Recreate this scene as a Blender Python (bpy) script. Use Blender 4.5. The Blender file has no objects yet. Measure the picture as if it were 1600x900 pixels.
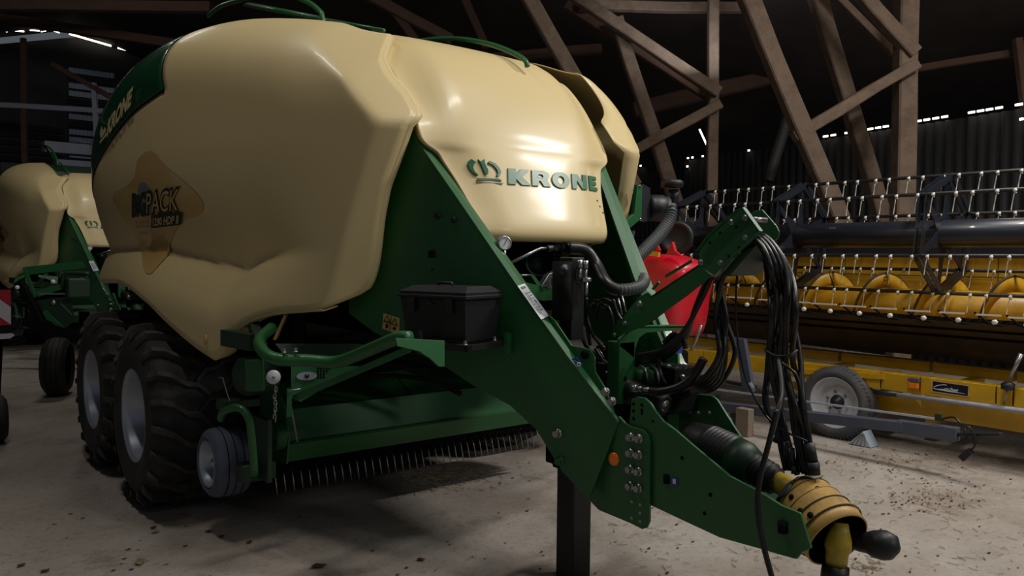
import bpy, math, random
from mathutils import Vector, Matrix
import numpy as np
random.seed(7)
SC = bpy.context.scene
COL = SC.collection

# ------------------------------------------------------------------ camera
FPX, AZ, PI_, RO, CH = 1245.8, math.radians(51.198), math.radians(2.242), math.radians(0.6106), 1.65
Fv = Vector((math.cos(AZ)*math.cos(PI_), math.sin(AZ)*math.cos(PI_), -math.sin(PI_)))
r0 = Vector((math.sin(AZ), -math.cos(AZ), 0)); u0 = r0.cross(Fv)
Rv = r0*math.cos(RO)+u0*math.sin(RO); Uv = -r0*math.sin(RO)+u0*math.cos(RO)
CAM = Vector((0, 0, CH))
cd = bpy.data.cameras.new('camera'); cam = bpy.data.objects.new('camera', cd); COL.objects.link(cam)
cd.sensor_width = 36; cd.lens = FPX/1600*36; cd.clip_end = 200; cd.clip_start = .05
cam.matrix_world = Matrix(((Rv.x, Uv.x, -Fv.x, CAM.x), (Rv.y, Uv.y, -Fv.y, CAM.y), (Rv.z, Uv.z, -Fv.z, CAM.z), (0, 0, 0, 1)))
SC.camera = cam
SC.view_settings.view_transform = 'Standard'; SC.view_settings.look = 'None'
SC.view_settings.gamma = 1; SC.view_settings.use_curve_mapping = False
SC.view_settings.exposure = 0.12

# ------------------------------------------------------------------ light: overcast daylight through the open barn front, tubes under the roof, plus added fills aimed up at it
W = bpy.data.worlds.new('world'); SC.world = W; W.use_nodes = True
W.node_tree.nodes['Background'].inputs[0].default_value = (0.78, 0.88, 1.0, 1)
W.node_tree.nodes['Background'].inputs[1].default_value = 0.085
def area(name, loc, target, sx, sy, power, color):
    l = bpy.data.lights.new(name, 'AREA'); l.shape = 'RECTANGLE'; l.size = sx; l.size_y = sy; l.energy = power; l.color = color
    o = bpy.data.objects.new(name, l); COL.objects.link(o); o.location = loc
    o.rotation_euler = (Vector(target)-Vector(loc)).to_track_quat('-Z', 'Y').to_euler()
    return o
area('tube_or_fill', (3.6, 1.5, 6.7), (3.2, 3.0, 0.8), 2.0, .2, 118, (1.0, 0.97, 0.92))
area('door_daylight', (5.5, -6.0, 5.6), (3.6, 3.2, 1.3), 1.6, .35, 98, (1.0, 0.97, 0.92))
area('tube_or_fill', (7.2, 0.6, 6.0), (7.4, 2.6, 1.0), 1.5, 0.2, 235, (1.0, 0.96, 0.9))
area('tube_or_fill', (.45, 5.0, 6.2), (1.0, 5.0, 1.5), 1.2, 0.12, 36, (1.0, 0.95, 0.88))
area('tube_or_fill', (0.6, -2.0, 5.5), (1.5, 3.5, 1.5), 1.2, 0.12, 10, (1.0, 0.97, 0.92))
area('tube_or_fill', (2.5, 12.3, 6.6), (2.5, 13.8, 1.5), 1.5, 0.15, 55, (1.0, 0.97, 0.92))
area('tube_or_fill', (12.0, 3.0, 5.2), (9.5, 6.5, 4.0), 1.5, 0.3, 14, (1.0, 0.9, 0.78))
area('tube_or_fill', (9.5, 7.5, 4.6), (9.5, 9.0, 9.0), 1.5, 0.2, 22, (0.9, 0.94, 1.0))  # added fill, no fixture: lifts the dark roof and far timbers
area('tube_or_fill', (2.5, 14.0, 6.4), (1.5, 20.0, 9.0), 1.5, 0.2, 22, (0.9, 0.94, 1.0))  # added fill like the one above, brightens the roof over the far end

# ------------------------------------------------------------------ pixel to world helpers (1600 x 900)
def ray(x, y): return Fv+Rv*((x-800)/FPX)-Uv*((y-450)/FPX)
def at(x, y, ax, v):
    d = ray(x, y); i = 'xyz'.index(ax)
    return CAM+d*((v-CAM[i])/d[i])
def X(x, y, v): return at(x, y, 'x', v)
def Yp(x, y, v): return at(x, y, 'y', v)
def dp(x, y, depth): return CAM+ray(x, y)*depth
def onp(x, y, p0, n):
    d = ray(x, y); p0 = Vector(p0); n = Vector(n)
    return CAM+d*((p0-CAM).dot(n)/d.dot(n))

# ------------------------------------------------------------------ materials
MATS = {}
def lin(c): return tuple((v/12.92 if v <= .04045 else ((v+.055)/1.055)**2.4) for v in c)
def mat(name, rgb, rough=.5, metal=0., coat=0., var=.12, scale=6., bump=0., bscale=60., emit=0., dirt=None, dirt_amt=.4, dirt_scale=3., spec=.5, wood=False):
    m = bpy.data.materials.new(name); m.use_nodes = True; nt = m.node_tree; N = nt.nodes; L = nt.links
    b = N['Principled BSDF']; c = lin([v/255 for v in rgb])
    b.inputs['Roughness'].default_value = rough; b.inputs['Metallic'].default_value = metal
    b.inputs['Coat Weight'].default_value = coat; b.inputs['Coat Roughness'].default_value = .06
    b.inputs['Specular IOR Level'].default_value = spec
    tc = N.new('ShaderNodeTexCoord'); vec = tc.outputs['Object']
    if wood:
        mp = N.new('ShaderNodeMapping'); mp.inputs['Scale'].default_value = wood; L.new(vec, mp.inputs[0]); vec = mp.outputs[0]
    n = N.new('ShaderNodeTexNoise'); n.inputs['Scale'].default_value = scale; n.inputs['Detail'].default_value = 5; L.new(vec, n.inputs['Vector'])
    mx = N.new('ShaderNodeMix'); mx.data_type = 'RGBA'
    mx.inputs['A'].default_value = (*[v*(1-var) for v in c], 1); mx.inputs['B'].default_value = (*[min(1, v*(1+var)) for v in c], 1)
    L.new(n.outputs['Fac'], mx.inputs['Factor']); out = mx.outputs['Result']
    if dirt:
        n2 = N.new('ShaderNodeTexNoise'); n2.inputs['Scale'].default_value = dirt_scale; n2.inputs['Detail'].default_value = 8; n2.inputs['Roughness'].default_value = .7; L.new(vec, n2.inputs['Vector'])
        rp = N.new('ShaderNodeValToRGB'); rp.color_ramp.elements[0].position = .45; rp.color_ramp.elements[1].position = .7; L.new(n2.outputs['Fac'], rp.inputs[0])
        ml = N.new('ShaderNodeMath'); ml.operation = 'MULTIPLY'; ml.inputs[1].default_value = dirt_amt; L.new(rp.outputs[0], ml.inputs[0])
        m2 = N.new('ShaderNodeMix'); m2.data_type = 'RGBA'; L.new(out, m2.inputs['A']); m2.inputs['B'].default_value = (*lin([v/255 for v in dirt]), 1)
        L.new(ml.outputs[0], m2.inputs['Factor']); out = m2.outputs['Result']
    L.new(out, b.inputs['Base Color'])
    if bump:
        n3 = N.new('ShaderNodeTexNoise'); n3.inputs['Scale'].default_value = bscale; n3.inputs['Detail'].default_value = 4; L.new(vec, n3.inputs['Vector'])
        bp = N.new('ShaderNodeBump'); bp.inputs['Strength'].default_value = bump; bp.inputs['Distance'].default_value = .02
        L.new(n3.outputs['Fac'], bp.inputs['Height']); L.new(bp.outputs[0], b.inputs['Normal'])
    if emit:
        b.inputs['Emission Color'].default_value = (*c, 1); b.inputs['Emission Strength'].default_value = emit
    MATS[name] = m; return m
LAMPS = 1
BEIGE = mat('beige_paint', (214, 193, 142), .44, coat=.12, var=.02, scale=1.2)
BEIGE.node_tree.nodes['Principled BSDF'].inputs['Coat Roughness'].default_value = .14
GREEN = mat('green_paint', (30, 92, 46), .45, coat=.12, var=.10, scale=2.5, dirt=(58, 92, 62), dirt_amt=.18, bump=.03, bscale=180)
GREEN2 = mat('green_cover_paint', (16, 70, 44), .25, coat=.6, var=.04)
DKGREEN = mat('dark_green_paint', (16, 50, 30), .5, var=.15)
LOGO = mat('green_lettering', (24, 100, 70), .35, var=.04)
LOGO2 = mat('cream_lettering', (205, 190, 140), .4, var=.03)
GOLD = mat('gold_decal', (204, 170, 104), .3, coat=.4, var=.04)
GOLD2 = mat('pale_gold_decal', (212, 184, 118), .3, coat=.4, var=.04)
INK = mat('dark_ink', (16, 38, 26), .4, var=.05)
BLACK = mat('black_plastic', (22, 23, 26), .5, var=.15, bump=.05)
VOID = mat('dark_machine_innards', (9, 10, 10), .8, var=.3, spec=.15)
CHOSE = mat('grey_corrugated_rubber', (74, 78, 78), .45, var=.1)
HOSE = mat('rubber_hose', (20, 20, 22), .38, var=.2)
RUB = mat('tyre_rubber', (30, 30, 32), .72, var=.2, scale=9, bump=.15, bscale=40, dirt=(74, 68, 60), dirt_amt=.45, dirt_scale=5)
RUBT = mat('dusty_tread_rubber', (50, 47, 45), .7, var=.25, scale=8, bump=.15, dirt=(92, 84, 74), dirt_amt=.5, dirt_scale=6)
GRUB = mat('grey_tyre_rubber', (86, 92, 112), .7, var=.08, bump=.08, dirt=(60, 62, 72), dirt_amt=.5)
SILVER = mat('silver_rim_paint', (178, 184, 198), .35, metal=.55, var=.05)
STEEL = mat('zinc_steel', (165, 165, 165), .32, metal=.9, var=.12)
DSTEEL = mat('dark_steel', (58, 60, 66), .42, metal=.6, var=.2)
WHITE = mat('white_label', (225, 228, 232), .4, var=.02)
GREYINK = mat('grey_print', (120, 122, 135), .5, var=.1)
YEL = mat('yellow_paint', (212, 164, 26), .4, coat=.2, var=.08, dirt=(120, 88, 30), dirt_amt=.3)
YELD = mat('worn_yellow_sheet', (196, 148, 30), .42, var=.2, scale=3, dirt=(112, 78, 24), dirt_amt=.6, dirt_scale=2)
SOIL = mat('dirty_table_sheet', (62, 50, 34), .7, var=.4, scale=3, dirt=(96, 70, 26), dirt_amt=.5)
PTOY = mat('aged_yellow_guard', (190, 150, 78), .5, var=.1, scale=5, dirt=(70, 68, 56), dirt_amt=.6, dirt_scale=6, bump=.05)
PTOY2 = mat('yellow_yoke_paint', (176, 150, 44), .45, var=.15, dirt=(80, 72, 30), dirt_amt=.5, dirt_scale=9)
RED = mat('red_paint', (200, 20, 42), .35, coat=.4, var=.06)
ORANGE = mat('orange_reflector', (255, 128, 8), .2, coat=.6, var=.08)
BLUE = mat('blue_label', (30, 70, 150), .4, var=.1)
NAVY = mat('navy_sign', (18, 18, 40), .35, var=.05)
SLATE = mat('slate_blue_paint', (74, 80, 96), .45, var=.12, dirt=(90, 86, 80), dirt_amt=.3)
GALV = mat('galvanized_steel', (190, 205, 222), .35, metal=.4, var=.08)
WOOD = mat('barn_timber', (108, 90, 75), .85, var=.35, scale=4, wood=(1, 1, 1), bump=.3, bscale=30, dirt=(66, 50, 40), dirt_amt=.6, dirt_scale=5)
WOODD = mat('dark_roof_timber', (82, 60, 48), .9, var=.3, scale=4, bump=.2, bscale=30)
ROOF = mat('dark_roof_board', (62, 56, 54), .95, var=.35, scale=2, spec=.1)
TIN = mat('corrugated_tin', (28, 28, 30), .7, var=.3, scale=2, dirt=(40, 38, 36), dirt_amt=.6)
COLLAR = mat('grey_green_collar', (74, 82, 78), .5, var=.1)
CONC = mat('concrete_block', (150, 154, 164), .85, var=.15, bump=.2)
STRAW = mat('straw', (140, 122, 92), .8, var=.3, scale=20)
LEAF = mat('dry_leaf', (78, 44, 30), .8, var=.3, scale=30)
SKY = mat('daylight_sky', (255, 246, 225), .5, emit=3.0, var=0)

# floor material: stained concrete
def floor_mat():
    m = bpy.data.materials.new('stained_concrete'); m.use_nodes = True; nt = m.node_tree; N = nt.nodes; L = nt.links
    b = N['Principled BSDF']; b.inputs['Roughness'].default_value = .8; b.inputs['Specular IOR Level'].default_value = .25
    tc = N.new('ShaderNodeTexCoord')
    def noise(s, d, r=.6):
        n = N.new('ShaderNodeTexNoise'); n.inputs['Scale'].default_value = s; n.inputs['Detail'].default_value = d; n.inputs['Roughness'].default_value = r
        L.new(tc.outputs['Object'], n.inputs['Vector']); return n.outputs['Fac']
    def mix(f, a, bcol, p0, p1, amt):
        rp = N.new('ShaderNodeMapRange'); rp.inputs[1].default_value = p0; rp.inputs[2].default_value = p1; rp.inputs[4].default_value = amt; L.new(f, rp.inputs[0])
        x = N.new('ShaderNodeMix'); x.data_type = 'RGBA'; L.new(rp.outputs[0], x.inputs['Factor'])
        if isinstance(a, tuple): x.inputs['A'].default_value = (*lin([v/255 for v in a]), 1)
        else: L.new(a, x.inputs['A'])
        x.inputs['B'].default_value = (*lin([v/255 for v in bcol]), 1); return x.outputs['Result']
    c = mix(noise(.9, 3), (174, 166, 157), (146, 134, 123), .35, .65, 1)
    c = mix(noise(3.5, 6, .7), c, (188, 178, 164), .5, .75, .45)
    c = mix(noise(1.3, 6, .75), c, (84, 74, 68), .56, .74, .75)
    c = mix(noise(22, 5, .7), c, (110, 98, 88), .52, .7, .5)
    c = mix(noise(90, 2, .6), c, (90, 72, 60), .64, .72, .6)
    L.new(c, b.inputs['Base Color'])
    bp = N.new('ShaderNodeBump'); bp.inputs['Strength'].default_value = .35; bp.inputs['Distance'].default_value = .03
    L.new(noise(14, 8, .7), bp.inputs['Height']); L.new(bp.outputs[0], b.inputs['Normal'])
    return m
FLOOR = floor_mat()

# ------------------------------------------------------------------ mesh builder
class MB:
    def __init__(s): s.v = []; s.f = []; s.sm = []
    def add(s, vs, fs, smooth=False):
        k = len(s.v); s.v += [Vector(v) for v in vs]; s.f += [tuple(i+k for i in f) for f in fs]; s.sm += [smooth]*len(fs); return s
    def box(s, c, d, m=None):
        c = Vector(c); h = [x/2 for x in d]
        vs = [Vector((sx*h[0], sy*h[1], sz*h[2])) for sx in (-1, 1) for sy in (-1, 1) for sz in (-1, 1)]
        if m is not None: vs = [m@v for v in vs]
        return s.add([c+v for v in vs], [(0, 1, 3, 2), (4, 6, 7, 5), (0, 4, 5, 1), (2, 3, 7, 6), (0, 2, 6, 4), (1, 5, 7, 3)])
    def beam(s, a, b, w, h, up=(0, 0, 1)):
        a = Vector(a); b = Vector(b); d = (b-a); L = d.length; d.normalize(); up = Vector(up)
        sx = d.cross(up); 
        if sx.length < 1e-3: sx = d.cross(Vector((1, 0, 0)))
        sx.normalize(); uz = sx.cross(d)
        m = Matrix((sx, d, uz)).transposed()
        return s.box((a+b)/2, (w, L, h), m)
    def prism(s, pts, off, smooth=False):
        """closed polygon pts (3D, planar) extruded by vector off"""
        n = len(pts); off = Vector(off); pts = [Vector(p) for p in pts]
        fs = [tuple(range(n)), tuple(range(2*n-1, n-1, -1))]+[(i, i+n, (i+1) % n+n, (i+1) % n) for i in range(n)]
        return s.add(pts+[p+off for p in pts], fs)
    def tube(s, pts, r, n=8, cap=True, closed=False, rf=None):
        pts = [Vector(p) for p in pts]; N = len(pts); vs = []; fs = []
        t0 = (pts[1]-pts[0]).normalized(); a = t0.orthogonal().normalized()
        for i, p in enumerate(pts):
            if closed: t = (pts[(i+1) % N]-pts[i-1]).normalized()
            else: t = (pts[min(i+1, N-1)]-pts[max(i-1, 0)]).normalized()
            a = (a-t*a.dot(t)).normalized(); b = t.cross(a); rr = rf[i] if rf else (r[i] if isinstance(r, (list, tuple)) else r)
            vs += [p+(a*math.cos(2*math.pi*k/n)+b*math.sin(2*math.pi*k/n))*rr for k in range(n)]
        for i in range(N if closed else N-1):
            j = (i+1) % N
            fs += [(i*n+k, i*n+(k+1) % n, j*n+(k+1) % n, j*n+k) for k in range(n)]
        if cap and not closed: fs += [tuple(range(n-1, -1, -1)), tuple((N-1)*n+k for k in range(n))]
        return s.add(vs, fs, True)
    def cyl(s, a, b, r, n=16, r2=None):
        return s.tube([a, b], [r, r if r2 is None else r2], n)
    def lathe(s, c, axis, prof, n=32, closed=False):
        """prof: (distance along axis, radius)"""
        c = Vector(c); t = Vector(axis).normalized(); a = t.orthogonal().normalized(); b = t.cross(a); vs = []; fs = []; P = len(prof)
        for d, r in prof:
            vs += [c+t*d+(a*math.cos(2*math.pi*k/n)+b*math.sin(2*math.pi*k/n))*max(r, 1e-4) for k in range(n)]
        for i in range(P if closed else P-1):
            j = (i+1) % P
            fs += [(i*n+k, i*n+(k+1) % n, j*n+(k+1) % n, j*n+k) for k in range(n)]
        return s.add(vs, fs, True)
    def grid(s, rows, smooth=True):
        R = len(rows); Cn = len(rows[0]); vs = [p for r in rows for p in r]
        return s.add(vs, [(i*Cn+j, i*Cn+j+1, (i+1)*Cn+j+1, (i+1)*Cn+j) for i in range(R-1) for j in range(Cn-1)], smooth)
    def bolt(s, c, axis, r, h):
        t = Vector(axis).normalized(); c = Vector(c)
        s.tube([c, c+t*h*.25], r*1.35, 14); s.tube([c+t*h*.2, c+t*h], r, 6); s.sm[-8:] = [False]*8
        return s
    def out(s, name, m, parent=None, bevel=0, solid=0, mirror_x=None, **props):
        base = Vector((0, 0, 0)); q = parent
        while q is not None: base += Vector(q.location); q = q.parent
        vs = s.v
        if mirror_x is not None: vs = [Vector((2*mirror_x-v.x, v.y, v.z)) for v in vs]
        org = base
        if parent is None and vs:
            lo = [min(v[i] for v in vs) for i in range(3)]; hi = [max(v[i] for v in vs) for i in range(3)]
            org = Vector(((lo[0]+hi[0])/2, (lo[1]+hi[1])/2, lo[2]))
        me = bpy.data.meshes.new(name)
        fs = s.f if mirror_x is None else [tuple(reversed(f)) for f in s.f]
        me.from_pydata([v-org for v in vs], [], fs); me.materials.append(m)
        me.polygons.foreach_set('use_smooth', s.sm); me.update()
        o = bpy.data.objects.new(name, me); COL.objects.link(o)
        if parent is not None: o.parent = parent
        else: o.location = org
        if solid:
            k = o.modifiers.new('solid', 'SOLIDIFY'); k.thickness = solid; k.offset = 0
        if bevel:
            k = o.modifiers.new('bevel', 'BEVEL'); k.width = bevel; k.segments = 2; k.limit_method = 'ANGLE'; k.angle_limit = math.radians(40)
            me.polygons.foreach_set('use_smooth', [True]*len(me.polygons)); k.harden_normals = True
        for a, b in props.items(): o[a] = b
        return o
def thing(name, label, cat, loc, group=None):
    o = bpy.data.objects.new(name, None); COL.objects.link(o); o.location = loc; o['label'] = label; o['category'] = cat
    if group: o['group'] = group
    return o
def tag(o, label, cat, group=None):
    o['label'] = label; o['category'] = cat
    if group: o['group'] = group
    return o
def interp(x, tab):
    xs = [t[0] for t in tab]; ys = [t[1] for t in tab]
    # monotone-ish catmull interpolation
    if x <= xs[0]: return ys[0]
    if x >= xs[-1]: return ys[-1]
    i = max(k for k in range(len(xs)) if xs[k] <= x); i = min(i, len(xs)-2)
    def sl(k):
        if k <= 0 or k >= len(xs)-1:
            k2 = 0 if k <= 0 else len(xs)-2
            return (ys[k2+1]-ys[k2])/(xs[k2+1]-xs[k2])
        return (ys[k+1]-ys[k-1])/(xs[k+1]-xs[k-1])
    h = xs[i+1]-xs[i]; t = (x-xs[i])/h
    return (2*t**3-3*t**2+1)*ys[i]+(t**3-2*t**2+t)*h*sl(i)+(-2*t**3+3*t**2)*ys[i+1]+(t**3-t**2)*h*sl(i+1)
def spline(pts, n=8, closed=False):
    pts = [Vector(p) for p in pts]; N = len(pts); out = []
    for i in range(N if closed else N-1):
        if closed: p0, p1, p2, p3 = pts[i-1], pts[i], pts[(i+1) % N], pts[(i+2) % N]
        else: p0, p1, p2, p3 = pts[max(i-1, 0)], pts[i], pts[i+1], pts[min(i+2, N-1)]
        for k in range(n):
            t = k/n
            out.append(.5*((2*p1)+(p2-p0)*t+(2*p0-5*p1+4*p2-p3)*t*t+(3*p1-p0-3*p2+p3)*t**3))
    if not closed: out.append(pts[-1])
    return out
def smooth01(t): t = max(0, min(1, t)); return t*t*(3-2*t)
def text_mesh(body, size, bold=.0, extrude=0, shear=0, xs=1.0, res=3, sub=0):
    """returns verts (x,y,z) and faces of a text, lower left at origin, height = size for a capital"""
    c = bpy.data.curves.new('t', 'FONT'); c.body = body; c.size = 1; c.offset = bold; c.extrude = extrude; c.shear = shear; c.resolution_u = res
    o = bpy.data.objects.new('t', c); COL.objects.link(o)
    dg = bpy.context.evaluated_depsgraph_get(); me = bpy.data.meshes.new_from_object(o.evaluated_get(dg))
    vs = [v.co.copy() for v in me.vertices]; fs = [tuple(p.vertices) for p in me.polygons]
    bpy.data.objects.remove(o); bpy.data.curves.remove(c); bpy.data.meshes.remove(me)
    lx = min(v.x for v in vs); ly = min(v.y for v in vs if True); h = .729
    vs = [Vector(((v.x-lx)*size/h*xs, (v.y)*size/h, v.z)) for v in vs]
    return vs, fs
def add_text(mb, body, size, fn, **kw):
    vs, fs = text_mesh(body, size, **kw)
    mb.add([fn(v.x, v.y, v.z) for v in vs], fs)
    return max(v.x for v in vs)

exec_parts = True
XC = 2.9
# ==================================================================== BARN
def quad(name, pts, m, label, kind='structure'):
    o = MB().add(pts, [tuple(range(len(pts)))]).out(name, m); o['kind'] = kind; o['label'] = label; return o
mb = MB(); n = 40
mb.add([(-14, -14, 0), (20, -14, 0), (20, 27, 0), (-14, 27, 0)], [(0, 1, 2, 3)])
o = mb.out('floor', FLOOR); o['kind'] = 'structure'; o['label'] = 'worn stained concrete barn floor with dust and straw'
# roof: two slopes, boards
RX, RZ, SL = 4.5, 8.1, .30
def roofz(x): return RZ-abs(x-RX)*SL
mb = MB()
mb.prism([(RX, -1, RZ), (19.5, -1, roofz(19.5)), (19.5, 26.6, roofz(19.5)), (RX, 26.6, RZ)], (0, 0, .12))
mb.prism([(RX, -1, RZ), (RX, 26.6, RZ), (-11, 26.6, roofz(-11)), (-11, -1, roofz(-11))], (0, 0, .12))
o = mb.out('ceiling', ROOF); o['kind'] = 'structure'; o['label'] = 'dark boarded underside of the barn roof'
# corrugated wall behind the header
def corr_wall(name, a, b, z0, z1, label, pitch=.18, depth=.035):
    a = Vector(a); b = Vector(b); L = (b-a).length; d = (b-a)/L; nrm = Vector((-d.y, d.x, 0)); k = int(L/pitch*4); rows = []
    for z in (z0, z1):
        rows.append([a+d*(L*i/k)+nrm*(depth*math.sin(i*math.pi/2))+Vector((0, 0, z)) for i in range(k+1)])
    o = MB().grid(rows, True).out(name, TIN, solid=.01); o['kind'] = 'structure'; o['label'] = label; return o
wa = at(1000, 258, 'z', 4.0); wb = at(1600, 162, 'z', 4.0)
wd = (wb-wa).normalized(); wa2 = wa-wd*12.8; wb2 = wb+wd*13
wa2.z = wb2.z = 0
corr_wall('wall_right', wa2, wb2, 0, 3.93, 'dark corrugated sheet wall behind the combine header')
GY = 26.0
corr_wall('wall_back', (-11, GY, 0), (18.6, GY, 0), 0, 4.0, 'dark corrugated wall at the far end of the barn', depth=.05)
# gable slats above the rail: louvre boards, each one a part; pale ones have sunlight put into their colour
gw = bpy.data.objects['wall_back']
mb = MB(); mb.add([(-11, GY+.1, 4.0), (18.5, GY+.1, 4.0), (18.5, GY+.1, roofz(18.5)), (6.9, GY+.1, roofz(6.9)-.02), (5.0, GY+.1, 7.93), (RX, GY+.1, 7.8), (-11, GY+.1, roofz(-11))], [(0, 1, 2, 3, 4, 5, 6)])
mb.out('gable_sheet', TIN, gw)
k = 0
for z in np.arange(4.15, 7.0, .22):
    for (x0, x1) in ((2.75, 4.35), (4.5, 5.7), (5.9, 7.4)):
        if z > 5.2 and x0 < 4: continue
        rows = []
        kk = int((x1-x0)/.05)
        MB().grid([[(x0+(x1-x0)*i/kk, GY-.03-.03*(i % 2), z+dz) for i in range(kk+1)] for dz in (0, .15)], False).out('slat', GALV if k % 3 else TIN, gw, solid=.01); k += 1
# rails and posts of the far wall
def timber(name, a, b, w, m, label, h=None, cat='timber', rough=.012):
    rough = .006; wob = [random.gauss(0, .004) for _ in range(2)]
    """a rough sawn timber with slightly uneven faces"""
    a = Vector(a); b = Vector(b); d = b-a; L = d.length; d.normalize(); sx = d.cross(Fv).normalized(); uz = sx.cross(d)
    n = max(3, int(L/.7)); h = h or w; mbb = MB(); vs = []; fs = []
    ch = .18
    prof = [(-1+ch, -1), (1-ch, -1), (1, -1+ch), (1, 1-ch), (1-ch, 1), (-1+ch, 1), (-1, 1-ch), (-1, -1+ch)]
    for i in range(n+1):
        p = a+d*(L*i/n)
        jx, jz = random.gauss(0, rough), random.gauss(0, rough); k = 1+random.gauss(0, .02)
        vs += [p+sx*(px_*w/2*k+jx)+uz*(pz*h/2*k+jz) for px_, pz in prof]
    for i in range(n): fs += [(i*8+q, i*8+(q+1) % 8, (i+1)*8+(q+1) % 8, (i+1)*8+q) for q in range(8)]
    fs += [tuple(range(7, -1, -1)), tuple(n*8+q for q in range(8))]
    o = mbb.add(vs, fs).out(name, m); o['kind'] = 'structure'; o['label'] = label; o['category'] = cat
    return o
def pt(name, x0, y0, x1, y1, d0, d1, wpx, m, label, h=None):
    dm = (d0+d1)/2
    return timber(name, dp(x0, y0, d0), dp(x1, y1, d1), wpx*dm/FPX, m, label, h=(h*dm/FPX if h else None))
pt('timber_rail', -60, 161, 400, 187, 20, 20, 8, CONC, 'horizontal grey rail across the far barn wall')
pt('timber_post', 37, 60, 39, 300, 20, 20, 7, WOODD, 'slim post on the far wall above the rear machine')
pt('timber_post', 146, 130, 157, 300, 20, 20, 7, CONC, 'slim pale post on the far wall beside the rail end')
pt('timber_brace', 82, 100, 190, 162, 20, 20, 8, WOODD, 'thin sloping brace on the far wall above the rail')
# daylight slits
def slit(x0, y0, x1, y1, h, plane, label, th=.02):
    a = Yp(x0, y0, plane); b = Yp(x1, y1, plane); up = Vector((0, 0, h))
    o = MB().prism([a, b, b+up, a+up], (0, th, 0)).out('trim_1', SKY); o['kind'] = 'structure'; o['label'] = label; return o
mb = MB()
for x0, y0, x1, y1, h in ((108, 54, 174, 73, .05), (184, 76, 229, 87, .055), (82, 48, 93, 52, .05), (0, 50, 12, 50, .03), (24, 49, 38, 50, .035), (47, 48, 62, 49, .03), (64, 50, 72, 49, .02)):
    a = Yp(x0, y0, 25.9); b = Yp(x1, y1, 25.9); up = Vector((0, 0, h)); mb.prism([a, b, b+up, a+up], (0, .02, 0))
o = mb.out('trim_1', SKY); o['kind'] = 'structure'; o['label'] = 'bright daylight gap between the far wall and the roof'
mb = MB()
dots = [1290, 1302, 1324, 1360, 1372, 1384, 1435, 1448, 1462, 1476, 1518, 1532, 1546, 1561, 1592]
pn = Vector((-wd.y, wd.x, 0))
for i, x in enumerate(dots):
    y = 213-(x-1290)*51/310.; p = onp(x, y, wa-pn*.06 if pn.dot(Fv) > 0 else wa+pn*.06, pn)
    mb.box(p, (.02, .105, .032), Matrix.Rotation(math.atan2(wd.y, wd.x)-math.pi/2, 3, 'Z'))
for x, y in ((994, 260), (1001, 259), (1030, 255), (1075, 247), (1082, 246), (1098, 244), (1074, 260), (1170, 235), (1596, 186)):
    p = onp(x, y, wa-pn*.06 if pn.dot(Fv) > 0 else wa+pn*.06, pn)
    mb.box(p, (.02, .05, .035), Matrix.Rotation(math.atan2(wd.y, wd.x)-math.pi/2, 3, 'Z'))
q0 = onp(1093, 202, wa-pn*.06, pn); q1 = onp(1104, 226, wa-pn*.06, pn); mb.beam(q0, q1, .025, .03)
o = mb.out('trim_2', SKY); o['kind'] = 'structure'; o['label'] = 'row of small daylight gaps under the eaves of the right wall'
# concrete block bay wall at the far end
for i, (x0, x1, y0, y1) in enumerate(((70, 190, 219, 246), (88, 190, 248, 274), (0, 86, 252, 276))):
    a = Yp(x0, y0, 22.5); b = Yp(x1, y1, 22.5)
    o = MB().box(((a.x+b.x)/2, 22.8, (a.z+b.z)/2), (b.x-a.x, .5, a.z-b.z)).out('concrete_block', CONC if i < 2 else TIN, bevel=.02)
    tag(o, ['pale grey concrete block topmost on the far bay wall', 'pale grey concrete block under the topmost one at the far wall', 'dark low block beside the pale concrete blocks at the far wall'][i], 'block')
    zb = a.z-.01 if False else b.z
for i, (x0, x1) in enumerate(((0, 190),)):
    a = Yp(0, 276, 22.5); b = Yp(190, 276, 22.5)
    o = MB().box(((a.x+b.x)/2, 22.8, a.z/2), (b.x-a.x, .6, a.z)).out('trim_3', TIN); o['kind'] = 'structure'; o['label'] = 'dark low bay wall carrying the concrete blocks'

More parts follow.
